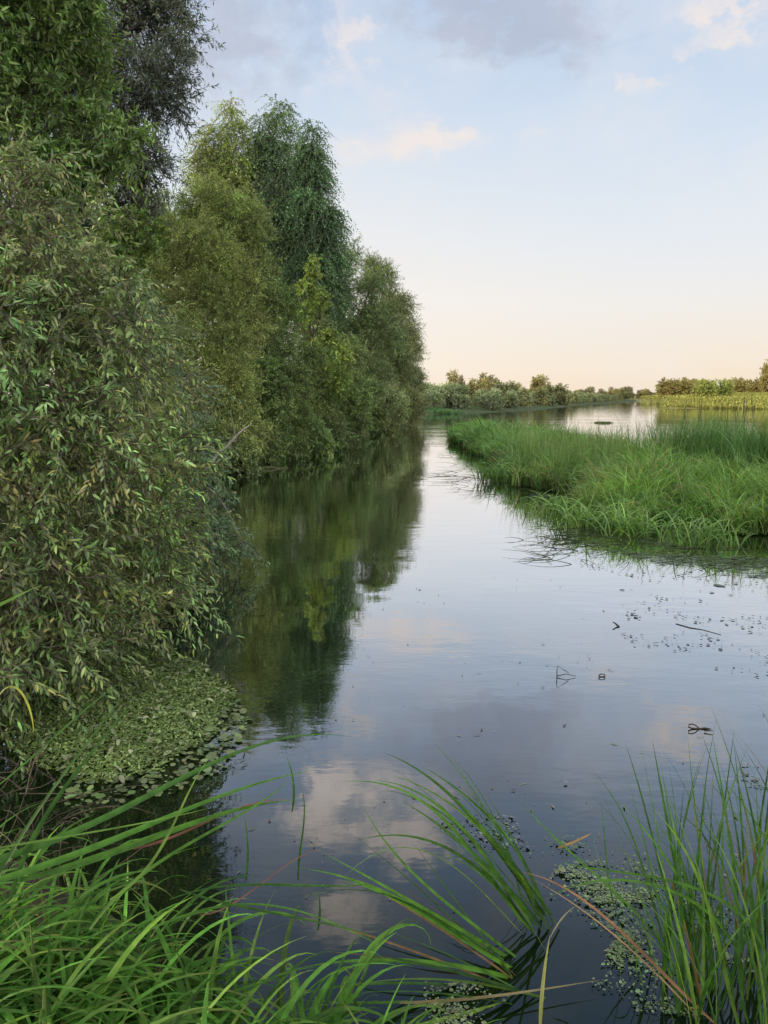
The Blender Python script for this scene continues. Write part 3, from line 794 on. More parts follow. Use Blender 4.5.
# --- reed bed on the island ---------------------------------------------------
def reed_field(poly, n_tuft, per, rng, hgt, wid, tint, inset=.16, hfun=None, dens=None):
    poly = np.asarray(poly, float); lo, hi = poly.min(0), poly.max(0)
    P = rng.uniform(lo, hi, (n_tuft * 6, 2)); s = poly_sd(P, poly) + .55 * vnoise(P[:, 0] * 1.1, P[:, 1] * .9, 8)
    ok = s > inset
    # nearer ground needs more tufts than the far end
    pr = np.clip(14.0 / P[:, 1], .25, 1)
    ok &= rng.random(len(P)) < pr
    P, s = P[ok][:n_tuft], s[ok][:n_tuft]
    T = len(P)
    h = hgt * rng.uniform(.7, 1.2, T) * (1 + .30 * vnoise(P[:, 0] * .9, P[:, 1] * .9, 5)) * np.clip(.5 + s * .42, .38, 1) * (1 + .22 * vnoise(P[:, 0] * .35, P[:, 1] * .35, 44))
    if hfun is not None: h = h * hfun(P)
    base = np.repeat(P, per, 0) + rng.normal(0, .10, (T * per, 2))
    z = np.full(T * per, .03)
    hd = rng.uniform(0, 2 * PI, T * per)
    base = base
    tw = vnoise(P[:, 0] * .6, P[:, 1] * .6, 17) * 2.0       # combed by wind in patches
    lean = np.repeat(tw, per)
    hd = np.where(rng.random(T * per) < .16, lean + rng.normal(0, .6, T * per) + 3.6, hd)
    ln = np.repeat(h, per) * rng.uniform(.65, 1.15, T * per)
    tc = np.asarray(tint) * rng.lognormal(0, .18, (T, 1)) * rng.lognormal(0, .08, (T, 3)) * (1 + .30 * vnoise(P[:, 0] * .5, P[:, 1] * .5, 21))[:, None]
    c = np.repeat(tc, per, 0) * rng.lognormal(0, .22, (T * per, 1))
    dp = np.exp(-((P[:, 0] - 4.5) / .8) ** 2 - ((P[:, 1] - 16.6) / 1.3) ** 2) * .55 + .05
    dead = rng.random(T * per) < np.repeat(dp, per)
    c[dead] = np.array([.22, .18, .09]) * rng.uniform(.5, 1.1, (dead.sum(), 1))
    mb = MB()
    blades(mb, rng, np.c_[base, z], hd, ln, wid * rng.uniform(.7, 1.3, T * per) * np.repeat(np.clip(P[:, 1] / 16, .9, 2.2), per), rng.uniform(.02, .45, T * per), rng.uniform(.8, 2.7, T * per), 6, c, False, 1.7, side=.25)
    return mb


rng = np.random.default_rng(200)
NEARB = [(3.6, 15.4), (3.3, 13.9), (4.0, 13.0), (5.0, 12.45), (5.8, 11.9), (7.5, 11.4), (10, 11), (14, 11), (18, 16), (16, 24), (10, 26), (7.5, 22), (4.1, 17)]
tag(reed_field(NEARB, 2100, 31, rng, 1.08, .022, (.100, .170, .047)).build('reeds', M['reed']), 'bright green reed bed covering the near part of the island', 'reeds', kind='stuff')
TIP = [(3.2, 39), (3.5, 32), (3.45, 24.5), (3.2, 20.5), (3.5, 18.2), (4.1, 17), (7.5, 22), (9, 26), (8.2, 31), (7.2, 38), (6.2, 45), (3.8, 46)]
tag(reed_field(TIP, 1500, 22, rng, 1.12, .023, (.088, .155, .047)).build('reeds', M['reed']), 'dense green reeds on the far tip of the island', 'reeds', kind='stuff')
# tall dark sedge clumps on the right part of the island
for i, (px, Y, h, lab) in enumerate(((692, 19, 1.95, 'tall dark green sedge clump rising above the reeds, left of its two like'), (720, 21, 1.8, 'lower dark sedge clump between the two tall ones'), (764, 17.5, 1.95, 'tall dark sedge clump at the right edge of the photo'))):
    r = np.random.default_rng(210 + i)
    c0 = at(px, 420, Y); o = thing('sedge_clump', lab, 'sedge', (c0[0], Y, .05))
    n = 900; b = np.c_[r.normal(0, .55, n), r.normal(0, .45, n), np.zeros(n)]
    mb = MB(); blades(mb, r, b, r.uniform(0, 6.28, n), h * r.uniform(.6, 1.1, n), .02 * r.uniform(.7, 1.2, n), r.uniform(0, .25, n), r.uniform(.3, 1.7, n), 5, np.array([.068, .125, .042]) * r.lognormal(0, .25, (n, 1)), False, 2.0, side=.2)
    mb.build('blades', M['reed'], o)
    ms = MB()
    for q in range(6):
        x, y = r.normal(0, .6), r.normal(0, .4); H = h * r.uniform(1.0, 1.25)
        p = curve_pts((x, y, 0), (x + r.normal(0, .2), y + r.normal(0, .2), H), 0, 6, r, .01)
        tube(ms, p, np.linspace(.004, .002, 6), 4, np.array([.09, .10, .05])); tube(ms, p[-2:] + [[0, 0, 0], [0, 0, .08]], [.009, .004], 5, np.array([.11, .09, .055]))
    ms.build('seed_stalks', M['dry'], o)
# thin brownish flowering grass along the island's back
r = np.random.default_rng(220); n = 1800
b = np.c_[r.uniform(3.6, 9.5, n), r.uniform(17.5, 24, n), np.full(n, .05)]
mb = MB(); blades(mb, r, b, r.uniform(0, 6.28, n), r.uniform(1.1, 1.75, n), .010 * r.uniform(.8, 1.5, n), r.uniform(0, .15, n), r.uniform(.1, .8, n), 4, np.array([.11, .15, .05]) * r.lognormal(0, .25, (n, 1)), False, 2, ((.19, .16, .09), .7))
tag(mb.build('flowering_grass', M['reed']), 'thin brownish flowering grass along the back of the island', 'grass', kind='stuff')

# tufts standing off the island's edge
for i, (px, py, h, lab) in enumerate(((588, 527, .75, 'low green reed tuft standing just off the near tip of the island'), (560, 513, .6, 'small reed tuft off the bay in the island edge'), (632, 536, .7, 'reed tuft in front of the island, right of the near tip'), (497, 482, .8, 'reed tuft at the back left edge of the island'), (700, 545, .65, 'short reed tuft at the front edge of the island toward the right'))):
    r = np.random.default_rng(260 + i); c0 = on(px, py); n = 150
    o = thing('reed_tuft', lab, 'reeds', c0)
    b = np.c_[r.normal(0, .26, n), r.normal(0, .14, n), np.full(n, -.02)]
    mb = MB(); blades(mb, r, b, r.uniform(0, 6.28, n), h * r.uniform(.5, 1.2, n), .022 * r.uniform(.7, 1.3, n), r.uniform(.1, .7, n), r.uniform(1.2, 2.6, n), 7, np.array([.10, .17, .052]) * r.lognormal(0, .3, (n, 1)), False, 1.6, side=.25)
    mb.build('blades', M['reed'], o)
# bent stalks lying on the water at the island's edge
r = np.random.default_rng(230); mb = MB()
for px, py, n, sp in ((610, 533, 70, 34), (560, 556, 16, 22), (640, 545, 30, 45), (475, 478, 24, 14), (505, 488, 26, 22), (690, 552, 26, 40), (740, 560, 20, 30), (575, 540, 26, 20), (460, 462, 10, 8)):
    c0 = on(px, py); k = c0[1] / 12
    for q in range(n):
        a = on(px + r.normal(0, sp), py + r.normal(0, 5)); h = PI + .5 + r.normal(0, .8); ln = r.uniform(.15, .8) * k ** .5
        p = curve_pts(a + [0, 0, .004], a + np.array([math.cos(h) * ln, math.sin(h) * ln, r.uniform(-.01, .06)]), r.uniform(.0, .05), 6)
        tube(mb, p, np.linspace(.0055, .0015, 6), 4, np.array([.05, .065, .025]) * r.uniform(.5, 1.6))
tag(mb.build('bent_stalks', M['reed']), 'dark bent stalks lying over the water along the island edge', 'stalks', kind='stuff')


# ---------------------------------------------------------------- things floating on the water
def scatter_in(polypx, n, rng):
    poly = np.array([on(x, y)[:2] for x, y in polypx]); lo, hi = poly.min(0), poly.max(0)
    P = rng.uniform(lo, hi, (n * 5, 2)); s = poly_sd(P, poly)
    return P, s


def pads(mb, P, rng, size, tint, tilt=.15, jit=.25, z=.006):
    n = len(P); a = rng.uniform(0, 6.28, n)
    d = np.c_[np.cos(a), np.sin(a), rng.normal(0, tilt, n)]; nn = unit(np.c_[rng.normal(0, tilt, (n, 2)), np.ones(n)])
    L = size * rng.lognormal(0, .42, n)
    k = 7; t = np.linspace(.25, 2 * PI - .25, k)
    d = unit(d); s = unit(np.cross(d, nn)); 
    v = np.c_[P, z + rng.uniform(0, .012, n)][:, None] + L[:, None, None] * .5 * (np.cos(t)[None, :, None] * d[:, None] + .8 * np.sin(t)[None, :, None] * s[:, None])
    f = (np.arange(n) * k)[:, None] + np.arange(k)[None]
    c = np.asarray(tint) * rng.lognormal(0, jit, (n, 1)) * rng.lognormal(0, .08, (n, 3))
    mb.add(v.reshape(-1, 3), [f], np.repeat(np.clip(c, 0, .6), k, 0))


rng = np.random.default_rng(300); mb = MB()
MAT = [(-10, 735), (40, 680), (100, 655), (165, 648), (205, 668), (236, 695), (228, 712), (205, 735), (165, 768), (110, 785), (40, 775)]
P, s = scatter_in(MAT, 15000, rng); s2 = s + .10 * vnoise(P[:, 0] * 5, P[:, 1] * 5, 31)
P = P[(s2 > 0) & (rng.random(len(P)) < np.clip(.35 + s2 * 4, 0, 1))][:15000]
pads(mb, P, rng, .017, (.125, .175, .05), .12)
P2, s = scatter_in([(60, 775), (150, 775), (235, 700), (250, 720), (215, 775), (150, 800), (70, 810)], 600, rng); P2 = P2[(s > -.03)][:420]
pads(mb, P2, rng, .032, (.10, .13, .055), .2)
n = len(P) // 2; q = P[rng.integers(0, len(P), n)]
leaves(mb, np.c_[q, rng.uniform(.005, .03, n)], unit(np.c_[rng.normal(0, 1, (n, 2)), rng.uniform(.1, .9, n)]), rng.normal(0, 1, (n, 3)) + [0, 0, 1.5], .032 * rng.uniform(.6, 1.2, n), .013 * rng.uniform(.7, 1.3, n), np.array([.15, .20, .07]) * rng.lognormal(0, .3, (n, 1)))
n = 160; q = P[rng.integers(0, len(P), n)]
leaves(mb, np.c_[q, np.full(n, .03)], unit(np.c_[rng.normal(0, 1, (n, 2)), rng.normal(0, .1, n)]), rng.normal(0, .2, (n, 3)) + [0, 0, 1], .08 * rng.uniform(.6, 1.2, n), .035 * rng.uniform(.7, 1.2, n), np.array([.2, .21, .12]) * rng.lognormal(0, .35, (n, 1)), True)
tag(mb.build('pondweed_mat', M['float']), 'floating mat of small green water plants below the sallow bush', 'water plants', kind='stuff')

rng = np.random.default_rng(301); mb = MB()
for poly, n, sz, ti in (([(555, 870), (625, 850), (660, 880), (655, 905), (600, 905), (540, 885)], 2600, .0085, (.15, .19, .085)), ([(620, 930), (690, 960), (720, 1020), (640, 1015), (590, 985)], 1400, .0085, (.13, .18, .08)),
                        ([(520, 840), (600, 835), (700, 880), (768, 930), (768, 980), (640, 960), (520, 880)], 1100, .009, (.12, .16, .085)), ([(425, 985), (520, 985), (500, 1030), (420, 1030)], 600, .008, (.16, .2, .1))):
    P, s = scatter_in(poly, n, rng); P = P[(s > 0) & (vnoise(P[:, 0] * 9, P[:, 1] * 9, 33) + rng.normal(0, .32, len(P)) > .30)][:n]
    pads(mb, P, rng, sz, ti, .12, .2)
tag(mb.build('duckweed', M['float']), 'pale green duckweed drifting between the two sedge clumps', 'duckweed', kind='stuff')

rng = np.random.default_rng(302); mb = MB()
for poly, n, sz, ti in (([(440, 790), (500, 790), (530, 850), (480, 850), (430, 820)], 260, .012, (.10, .11, .11)), ([(560, 780), (600, 800), (560, 815)], 20, .02, (.1, .1, .11)),
                        ([(620, 590), (768, 610), (768, 680), (620, 650)], 200, .022, (.06, .065, .06)), ([(560, 520), (700, 535), (768, 555), (768, 600), (600, 580), (540, 540)], 500, .028, (.07, .08, .05)),
                        ([(740, 765), (768, 765), (768, 790), (745, 785)], 90, .011, (.14, .15, .12)), ([(500, 490), (570, 500), (600, 520), (560, 540)], 400, .026, (.09, .10, .07))):
    P, s = scatter_in(poly, n, rng); P = P[(s > 0) & (vnoise(P[:, 0] * 3, P[:, 1] * 6, 34) > .0)][:n]
    pads(mb, P, rng, sz, ti, .05, .3, .004)
tag(mb.build('drifting_weed', M['float']), 'dark flecks of weed drifting on the open water', 'water weed', kind='stuff')

rng = np.random.default_rng(305); mb = MB()
P, s = scatter_in([(230, 800), (420, 560), (768, 600), (768, 1000), (300, 1000)], 2600, rng); P = P[(s > 0) & (vnoise(P[:, 0] * 2.2 + 1.5 * vnoise(P[:, 0], P[:, 1], 3), P[:, 1] * 5, 35) + rng.normal(0, .3, len(P)) > .25)][:420]
pads(mb, P, rng, .0055, (.14, .14, .10), .05, .5, .003)
n = 90; q = P[rng.integers(0, len(P), n)] + rng.normal(0, .1, (n, 2))
a = rng.uniform(0, 6.28, n)
leaves(mb, np.c_[q, np.full(n, .006)], np.c_[np.cos(a), np.sin(a), rng.normal(0, .05, n)], np.tile([0, 0, 1.0], (n, 1)), rng.uniform(.02, .07, n), rng.uniform(.004, .014, n), np.array([.13, .11, .06]) * rng.lognormal(0, .5, (n, 1)))
tag(mb.build('surface_debris', M['float']), 'tiny specks, bits of stalk and fallen leaves drifting on the river surface', 'debris', kind='stuff')

# submerged weed beds just breaking the surface: by the island, and as pale streaks far off
rng = np.random.default_rng(303); mb = MB()
for poly, n in (([(640, 540), (768, 560), (768, 580), (700, 575), (600, 552)], 380), ([(520, 492), (600, 500), (620, 520), (570, 520)], 350), ([(425, 432), (450, 438), (445, 450), (425, 444)], 300)):
    P, s = scatter_in(poly, n, rng); P = P[(s > 0) & (vnoise(P[:, 0] * 1.5, P[:, 1] * 3, 36) > .1)][:n]
    a = rng.normal(.15, .25, len(P)); L = rng.uniform(.1, .4, len(P))
    leaves(mb, np.c_[P, np.full(len(P), .008)], np.c_[np.cos(a), np.sin(a), rng.normal(0, .01, len(P))], np.tile([0, 0, 1.0], (len(P), 1)), L, .02 + 0 * L, np.array([.05, .07, .035]) * rng.lognormal(0, .3, (len(P), 1)))
tag(mb.build('weed_bed', M['float']), 'olive water weed breaking the surface along the reed edge', 'water weed', kind='stuff')

# little marsh tussocks in the far channel
for i, (px, py, w, h, ti, lab) in enumerate(((443, 414, 3.0, .8, (.07, .13, .05), 'low green marsh tussock in the far channel, left of the next'), (468, 411, 3.2, 1.0, (.07, .12, .05), 'middle low marsh tussock in the far channel'), (486, 409, 4.0, 1.3, (.16, .17, .06), 'yellowish marsh tussock at the right of the far channel'),
                                       (428, 413, 2.6, 1.1, (.06, .13, .05), 'dark green marsh tussock beside the end of the willow row'), (603, 423, .7, .16, (.09, .10, .05), 'tiny weed islet in the open water behind the island'))):
    c0 = on(px, py); r = np.random.default_rng(240 + i); n = 700
    b = np.c_[r.normal(0, w * .45, n), r.normal(0, w * .3, n), np.zeros(n)]
    o = thing('marsh_tussock', lab, 'tussock', c0)
    mb = MB(); blades(mb, r, b, r.uniform(0, 6.28, n), h * r.uniform(.6, 1.2, n), .06 * r.uniform(.7, 1.2, n), r.uniform(0, .3, n), r.uniform(.5, 1.8, n), 4, np.array(ti) * r.lognormal(0, .22, (n, 1)))
    mb.build('blades', M['reed'], o)
# tall herbs along the far right bank
r = np.random.default_rng(250); n = 24000
px = r.uniform(637, 800, n); tY = r.random(n) ** 1.4
front = np.interp(px, [636, 645, 655, 660, 700, 749, 800], [500, 330, 260, 182, 171, 160, 146])
Yv = front + 1 + tY * 110
X = (px - 384) / FPX * Yv
zz = 4.8 * (1 - np.exp(-(Yv - front) * .9 * .09 / 4.8))
mb = MB(); blades(mb, r, np.c_[X, Yv, zz - .1], r.uniform(0, 6.28, n), r.uniform(.5, 1.3, n) * np.where(Yv - front < 8, .9, .6) * np.clip((px - 636) / 40, .25, 1), .26 * r.uniform(.6, 1.3, n), r.uniform(0, .4, n), r.uniform(.4, 1.6, n), 3, (np.array([.125, .135, .040]) + np.array([.085, .045, .015]) * r.random((n, 1))) * r.lognormal(0, .4, (n, 1)) * (1 + .25 * vnoise(X * .07, Yv * .05, 3))[:, None])
tag(mb.build('meadow_grass', M['far']), 'sunlit yellow green tall grass on the far right meadow bank', 'grass', kind='stuff')


# floating twigs
def twig(name, label, pl, r0, thin=.5):
    mb = MB(); r0 *= .55
    for pts in pl: tube(mb, np.array(pts), np.linspace(r0, r0 * thin, len(pts)), 5, WH)
    return tag(mb.build(name, M['wood'], None, True), label, 'twig')
def up(px, py, z, ref): 
    Y = on(*ref)[1]; return at(px, py, Y)
f = (557, 677)
twig('bent_twig', 'thin dark twig bent into an open triangle, sticking out of the water', [[up(557, 677, 0, f), up(557, 671, 0, f), up(557.5, 666, 0, f), up(564, 670, 0, f), up(569, 673, 0, f)], [up(557, 676, 0, f), up(566, 674, 0, f), up(576, 676, 0, (576, 677))]], .008)
f = (602, 677); t = np.linspace(.5, 2 * PI + .3, 12)
twig('curled_twig', 'small dark curled twig floating beside the triangular one', [[up(602 + 3.2 * math.cos(q), 675.5 + 1.5 * math.sin(q), 0, f) for q in t]], .012)
f = (698, 729)
twig('looped_twig', 'largest dark looped twig floating off the right sedge clump', [[up(a_, b_, 0, f) for a_, b_ in ((711, 729.5), (705, 728.2), (699, 728.8), (692, 728.4), (688.5, 727), (689, 724.6), (692, 724.0), (695.5, 725.2), (698, 727.4), (701, 729.4))]], .012)
twig('floating_stick', 'short dark stick just right of the looped twig', [[on(704, 732) + [0, 0, .01], on(713, 733) + [0, 0, .015]]], .010)
twig('floating_stick', 'long thin stick lying among the drifting weed on the right', [[on(676, 624) + [0, 0, .001], on(690, 628) + [0, 0, .002], on(703, 630) + [0, 0, .001], on(721, 635) + [0, 0, .001]]], .012)
f = (617, 626)
twig('floating_stick', 'small dark snag poking up from the water between island and triangle twig', [[on(619, 627), up(616, 624, 0, f), up(613, 622, 0, f)]], .02)

# logs in the inlet
rng = np.random.default_rng(310)
a, b = on(228, 471), on(288, 468)
mb = MB(); tube(mb, curve_pts(a + [0, 0, .04], b + [0, 0, .0], .02, 8, rng, .02), np.linspace(.10, .04, 8), 8, (.10, .105, .05))
tag(mb.build('fallen_log', M['bark'], None, True), 'greenish log lying in the water at the back of the inlet', 'log')

# ---------------------------------------------------------------- foreground
G1, G2, G3 = (.060, .145, .022), (.045, .11, .022), (.115, .20, .035)

# broad-leaved grass tussocks on the near bank (each a plant of its own)
spots = [(-1.5, 2.05), (-1.25, 1.75), (-.95, 1.95), (-1.05, 1.5), (-.7, 1.65), (-.5, 1.95), (-.78, 2.25), (-.35, 1.65), (-.2, 1.95), (-.55, 1.4), (-.12, 1.6), (-1.45, 1.55), (-1.7, 2.5), (-1.25, 2.35), (-.3, 2.1), (-.85, 1.3), (-.32, 1.35), (-1.05, 2.2), (-.72, 2.05), (-1.5, 2.3), (-1.15, 2.0), (-1.3, 2.05), (-.9, 1.72)]
GT = 'broad bladed grass tussocks on the near bank'
for i, (x, y) in enumerate(spots):
    r = np.random.default_rng(400 + i); n = 78
    s0 = poly_sd(np.array([[x, y]]), NEAR)[0]
    z = max(0.0, .6 * (1 - math.exp(-max(s0, 0) * .7)))
    o = thing('grass_tussock', 'broad bladed bright green grass tussock in the lower left corner', 'grass', (x, y, z), GT)
    b = np.c_[r.normal(0, .10, n), r.normal(0, .10, n), np.zeros(n) - .05]
    hd = np.where(r.random(n) < .5, r.uniform(0, 6.28, n), r.normal(r.uniform(-1.2, 1.0), .7, n))
    mb = MB()
    c = np.where((r.random(n) < .2)[:, None], np.array(G3), np.array(G1)) * r.lognormal(0, .36, (n, 1))
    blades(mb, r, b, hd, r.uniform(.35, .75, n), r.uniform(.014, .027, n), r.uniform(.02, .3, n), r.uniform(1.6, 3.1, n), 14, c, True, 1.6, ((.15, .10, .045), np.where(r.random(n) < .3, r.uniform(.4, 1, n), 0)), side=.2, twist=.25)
    m = 9
    b = np.c_[r.normal(0, .12, m), r.normal(0, .12, m), np.zeros(m) - .05]
    blades(mb, r, b, r.uniform(0, 6.28, m), r.uniform(.2, .45, m), r.uniform(.006, .012, m), r.uniform(.3, .9, m), r.uniform(1.2, 2.2, m), 6, np.array([.12, .09, .045]) * r.lognormal(0, .3, (m, 1)), False, 1.5)
    mb.build('blades', M['blade'], o)

# long sword leaves sweeping to the right from the lower left (sweet flag)
r = np.random.default_rng(430)
o = thing('sweet_flag', 'long sword shaped leaves sweeping from the left edge across the dark water', 'plant', (-1.7, 2.3, .1))
O = np.array([-1.7, 2.3, .1]); mb = MB()
sw = [([(-60, 870, 2.0), (80, 830, 2.2), (190, 775, 2.45), (270, 742, 2.65), (352, 737, 2.8)], .024, G2), ([(-40, 890, 1.95), (90, 850, 2.1), (200, 805, 2.3), (315, 770, 2.5)], .026, G1), ([(20, 880, 2.0), (120, 850, 2.1), (220, 815, 2.3), (296, 800, 2.45)], .022, G1),
      ([(-30, 935, 1.9), (20, 840, 2.1), (75, 760, 2.3), (128, 690, 2.5)], .02, G2), ([(10, 900, 2.0), (50, 810, 2.2), (110, 730, 2.4), (140, 690, 2.5)], .016, G2), ([(-20, 800, 2.0), (30, 760, 2.1), (80, 715, 2.25), (125, 680, 2.4)], .016, G2),
      ([(-10, 850, 1.9), (80, 835, 2.0), (150, 822, 2.1), (210, 808, 2.2)], .012, G3), ([(90, 930, 2.0), (150, 870, 2.1), (215, 830, 2.2), (290, 780, 2.35)], .02, G1), ([(110, 900, 2.0), (160, 850, 2.1), (190, 790, 2.2), (212, 755, 2.3)], .010, G3),
      ([(170, 900, 2.0), (240, 886, 2.1), (300, 886, 2.15), (372, 884, 2.2)], .016, G2), ([(150, 930, 2.0), (250, 905, 2.1), (310, 915, 2.2), (380, 945, 2.3)], .013, G1), ([(180, 890, 2.0), (230, 905, 2.1), (330, 925, 2.2), (380, 938, 2.25)], .014, G2),
      ([(-10, 610, 1.9), (15, 598, 1.95), (40, 585, 2.0)], .012, G3), ([(-10, 720, 2.0), (10, 690, 2.0), (20, 686, 2.0), (30, 715, 2.0), (34, 735, 2.0)], .009, (.26, .27, .06)), ([(-10, 640, 2.2), (40, 620, 2.2), (75, 600, 2.3)], .008, G2)]
for pts, w, c in sw: strap(mb, r, [at(*p) - O for p in pts], w, np.array(c) * r.uniform(.8, 1.15), 20, r.normal(0, .25))
mb.build('leaves', M['blade'], o)
mb = MB()
strap(mb, r, [at(*p) - O for p in ((120, 850, 2.1), (190, 830, 2.25), (240, 808, 2.35), (293, 801, 2.45))], .012, (.16, .07, .045), 14)
strap(mb, r, [at(*p) - O for p in ((200, 915, 2.1), (280, 870, 2.25), (320, 850, 2.35), (340, 862, 2.4))], .006, (.14, .07, .045), 14)
tag(mb.build('dry_leaf', M['dry'], o), 'reddish brown withered leaf')
o = thing('water_grass', 'thin upright dark blades standing between the flag leaves and the water', 'grass', on(300, 880)); mb = MB()
Oq = on(300, 880)
for pts in ([(298, 880, 2.9), (302, 840, 2.9), (304, 800, 2.9), (301, 785, 2.9)], [(292, 812, 3.0), (294, 790, 3.0), (286, 755, 3.0)], [(246, 880, 2.7), (248, 850, 2.7), (244, 815, 2.7)], [(318, 930, 2.7), (320, 910, 2.7), (318, 890, 2.7)]):
    strap(mb, r, [at(*p) - Oq for p in pts], .010, G2, 12)
mb.build('blades', M['blade'], o)


# the two sedge clumps that stand in the water
def clump(name, label, ref, items, n_rand, head, hs, ln, lean, seed, w=.013, spread=.10, dry=.05):
    r = np.random.default_rng(seed); O = on(*ref); o = thing(name, label, 'sedge', O)
    mb = MB()
    for pts, c in items: strap(mb, r, [at(*p) - O for p in pts], w * r.uniform(.8, 1.15), np.array(c) * r.uniform(.75, 1.2), 18, r.normal(0, .35))
    if n_rand:
        b = np.c_[r.normal(0, spread, n_rand), r.normal(0, spread * .8, n_rand), np.full(n_rand, -.03)]
        c = np.where((r.random(n_rand) < .2)[:, None], np.array(G3) * .85, np.array(G2)) * r.lognormal(0, .22, (n_rand, 1))
        dm = r.random(n_rand) < dry
        c[dm] = np.array([.17, .10, .05])
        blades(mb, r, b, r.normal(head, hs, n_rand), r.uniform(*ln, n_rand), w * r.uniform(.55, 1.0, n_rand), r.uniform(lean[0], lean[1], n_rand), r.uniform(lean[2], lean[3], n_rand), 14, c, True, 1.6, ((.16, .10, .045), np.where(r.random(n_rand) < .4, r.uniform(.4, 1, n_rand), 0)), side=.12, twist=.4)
    mb.build('blades', M['blade'], o)
    return o


up_bunch = [([(545, 915, 2.95), (505, 860, 3.0), (455, 800, 3.05), (383, 752, 3.1)], G2), ([(540, 918, 2.95), (500, 870, 3.0), (450, 815, 3.0), (392, 768, 3.0)], G1), ([(535, 925, 2.9), (480, 850, 2.95), (430, 800, 3.0), (372, 780, 3.0)], G1), ([(530, 930, 2.9), (470, 850, 2.95), (420, 800, 2.95), (340, 782, 3.0)], G1),
            ([(545, 910, 2.95), (515, 850, 3.0), (470, 800, 3.05), (420, 765, 3.1)], G2), ([(538, 940, 2.9), (490, 880, 2.95), (440, 845, 2.95), (352, 842, 2.95)], G2), ([(550, 915, 2.9), (525, 880, 2.95), (480, 825, 3.0), (440, 785, 3.05)], G2), ([(528, 940, 2.9), (480, 890, 2.9), (420, 850, 2.9), (345, 876, 2.85)], G3),
            ([(540, 925, 2.9), (500, 880, 2.9), (445, 830, 2.95), (400, 800, 3.0)], G2), ([(533, 935, 2.9), (485, 860, 2.95), (450, 820, 2.95), (385, 790, 3.0)], G2)]
low_bunch = [([(538, 975, 2.8), (470, 935, 2.75), (400, 895, 2.7), (322, 852, 2.65)], G1), ([(535, 978, 2.8), (460, 935, 2.7), (390, 895, 2.65), (300, 868, 2.6)], G1), ([(540, 980, 2.75), (470, 940, 2.7), (400, 900, 2.65), (280, 905, 2.55)], G2), ([(535, 985, 2.7), (450, 965, 2.6), (380, 960, 2.55), (290, 970, 2.5)], G1),
             ([(530, 985, 2.7), (440, 985, 2.6), (360, 985, 2.5), (250, 1010, 2.4)], G2), ([(545, 990, 2.7), (450, 1000, 2.6), (380, 1003, 2.5), (300, 1000, 2.4)], G1), ([(540, 978, 2.8), (480, 930, 2.75), (420, 880, 2.75), (360, 800, 2.75)], G2), ([(536, 980, 2.75), (480, 950, 2.7), (440, 925, 2.7), (340, 880, 2.6)], G1),
             ([(560, 1000, 2.65), (480, 1010, 2.5), (400, 1030, 2.4), (330, 1040, 2.3)], G3)]
clump('sedge_clump', 'middle sedge clump leaning far left over the water with curved blades', (535, 930), up_bunch, 14, 2.9, .35, (.6, 1.0), (.3, .6, .8, 1.5), 440, .017, .06, .0)
clump('sedge_clump', 'lower sedge bunch lying flat to the left across the bottom of the picture', (540, 985), low_bunch, 10, 3.0, .3, (.6, 1.0), (.9, 1.2, 1.2, 1.7), 441, .017, .06, .1)
right_b = [([(690, 980, 2.7), (665, 890, 2.75), (645, 810, 2.8), (625, 742, 2.85)], G2), ([(700, 985, 2.65), (680, 890, 2.7), (665, 810, 2.75), (652, 738, 2.8)], G2), ([(715, 1000, 2.6), (705, 900, 2.65), (695, 810, 2.7), (688, 738, 2.75)], G1), ([(730, 1000, 2.6), (735, 900, 2.65), (725, 810, 2.7), (712, 733, 2.75)], G2),
           ([(745, 1000, 2.6), (760, 880, 2.65), (745, 810, 2.7), (728, 750, 2.75)], G2), ([(680, 990, 2.6), (650, 930, 2.6), (590, 870, 2.65), (520, 800, 2.7)], G2), ([(700, 1010, 2.5), (670, 960, 2.5), (620, 900, 2.55), (593, 832, 2.6)], G1), ([(690, 1000, 2.55), (660, 930, 2.6), (640, 860, 2.65), (592, 770, 2.7)], G2),
           ([(740, 1010, 2.5), (690, 900, 2.5), (620, 880, 2.5), (545, 900, 2.45)], G1), ([(768, 960, 2.4), (700, 890, 2.45), (640, 875, 2.5), (560, 862, 2.5)], G1), ([(750, 1030, 2.4), (740, 940, 2.45), (755, 870, 2.5), (790, 790, 2.55)], G2), ([(720, 1010, 2.5), (760, 900, 2.55), (790, 830, 2.6)], G2),
           ([(740, 1030, 2.4), (720, 950, 2.45), (690, 860, 2.5), (650, 805, 2.55)], G3), ([(710, 1000, 2.6), (700, 920, 2.6), (660, 850, 2.65), (618, 800, 2.7)], G1), ([(755, 1020, 2.4), (770, 900, 2.4), (760, 830, 2.4)], G1), ([(700, 1000, 2.6), (690, 920, 2.65), (700, 840, 2.65), (706, 780, 2.7)], G2), ([(640, 960, 2.7), (612, 900, 2.75), (605, 850, 2.8), (600, 795, 2.8)], G2)]
clump('sedge_clump', 'tall fanned sedge clump standing in the water at the lower right corner', (715, 1000), right_b, 78, 2.0, .9, (.5, .98), (.0, .3, .4, 1.2), 444, .013, .17, .08)
clump('sedge_clump', 'sedge clump cut off by the right edge, behind the big fanned one', (775, 940), [], 34, 1.8, 1.0, (.6, 1.1), (.0, .35, .4, 1.2), 443, .013, .14, .1)

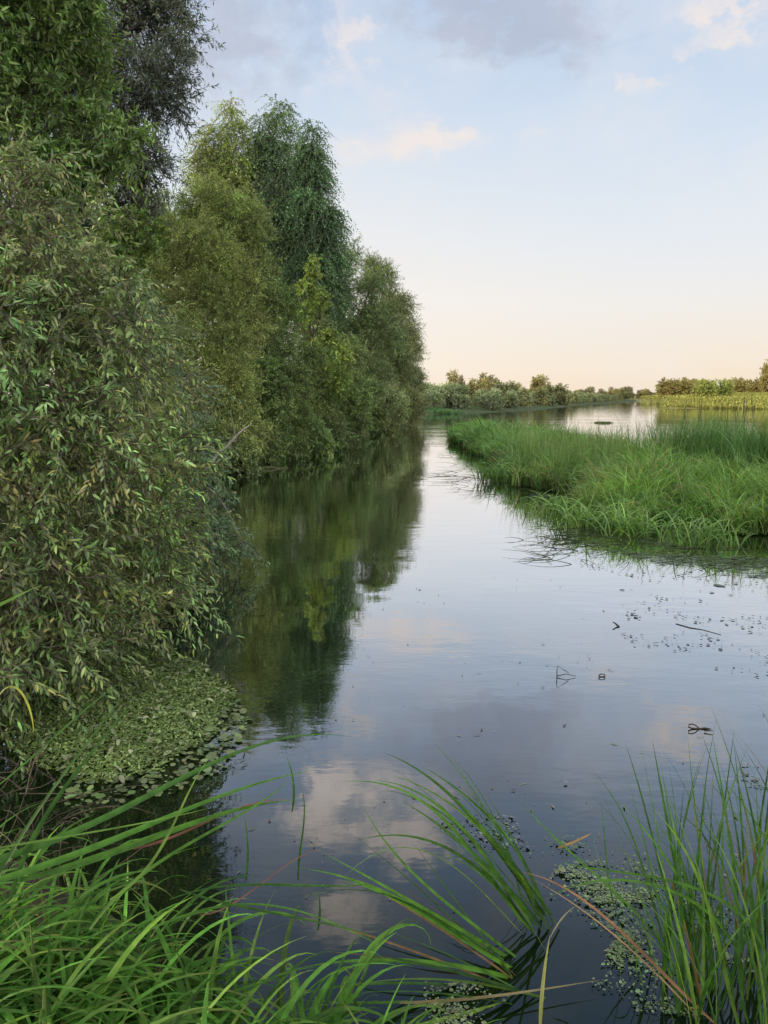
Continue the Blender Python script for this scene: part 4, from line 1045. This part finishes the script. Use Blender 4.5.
r = np.random.default_rng(450)
mb = MB(); strap(mb, r, [at(*p) for p in ((722, 1030, 2.35), (640, 950, 2.5), (590, 905, 2.65), (522, 872, 2.85))], .012, (.19, .10, .05), 18)
strap(mb, r, [at(*p) for p in ((700, 1020, 2.35), (620, 940, 2.5), (560, 895, 2.7), (530, 878, 2.8))], .006, (.22, .14, .07), 18)
tag(mb.build('dead_sedge', M['dry']), 'long reddish brown dead sedge stem slanting between the two clumps', 'stem')
mb = MB(); strap(mb, r, [at(*p) for p in ((540, 1028, 2.4), (543, 985, 2.5), (550, 935, 2.6))], .014, (.24, .24, .07), 10); strap(mb, r, [at(*p) for p in ((550, 938, 2.6), (565, 915, 2.65), (578, 905, 2.7))], .006, (.2, .17, .1), 8)
tag(mb.build('broken_stem', M['dry']), 'short yellowish broken stem standing in the water at the bottom', 'stem')
mb = MB(); strap(mb, r, [at(*p) for p in ((558, 848, 2.9), (575, 842, 2.9), (592, 833, 2.9))], .014, (.26, .15, .06), 8)
tag(mb.build('dry_leaf', M['dry']), 'small tan withered leaf caught above the duckweed', 'leaf')
mb = MB(); strap(mb, r, [at(*p) for p in ((400, 1003, 2.45), (480, 998, 2.5), (540, 990, 2.55), (600, 980, 2.6))], .013, (.2, .16, .08), 14)
tag(mb.build('dead_sedge', M['dry']), 'tan dead stem lying flat on the water at the bottom', 'stem')

# dead twiggy tangle under the bush at the left edge
r = np.random.default_rng(460); mb = MB()
for q in range(90):
    a = at(r.uniform(-60, 70), r.uniform(760, 900), r.uniform(2.6, 3.6)); a[2] = max(a[2], .03)
    dv = unit(r.normal(0, 1, 3) * [1, .6, .7]) * r.uniform(.15, .5); dv[2] *= .6
    tube(mb, curve_pts(a, a + dv, r.uniform(-.05, .08), 6), np.linspace(.003, .0015, 6), 4, np.array([.7, .62, .48]) * r.uniform(.12, .65))
tag(mb.build('dead_twigs', M['deadwood']), 'tangle of thin dead twigs under the bush at the left edge', 'twigs', kind='stuff')
# fallen leaves on the near bank
r = np.random.default_rng(461); mb = MB(); n = 500
P = np.c_[r.uniform(-2.4, .1, n), r.uniform(1.0, 3.2, n)]; s0 = poly_sd(P, NEAR); P = P[s0 > .05]; s0 = s0[s0 > .05]; n = len(P)
leaves(mb, np.c_[P, .6 * (1 - np.exp(-s0 * .7)) + .05], unit(np.c_[r.normal(0, 1, (n, 2)), r.normal(0, .2, n)]), r.normal(0, .3, (n, 3)) + [0, 0, 1], r.uniform(.03, .07, n), r.uniform(.015, .03, n), np.array([.18, .11, .05]) * r.lognormal(0, .4, (n, 1)), True)
tag(mb.build('fallen_leaves', M['dry']), 'brown fallen leaves scattered on the near bank', 'leaves', kind='stuff')

# ---------------------------------------------------------------- render settings
sc.view_settings.view_transform = 'Standard'; sc.view_settings.look = 'None'
sc.view_settings.exposure = 0; sc.view_settings.gamma = 1
sc.render.engine = 'CYCLES'
cy = sc.cycles
cy.max_bounces = 6; cy.diffuse_bounces = 3; cy.glossy_bounces = 3; cy.transmission_bounces = 4; cy.transparent_max_bounces = 8
cy.caustics_reflective = False; cy.caustics_refractive = False
cy.sample_clamp_indirect = 6
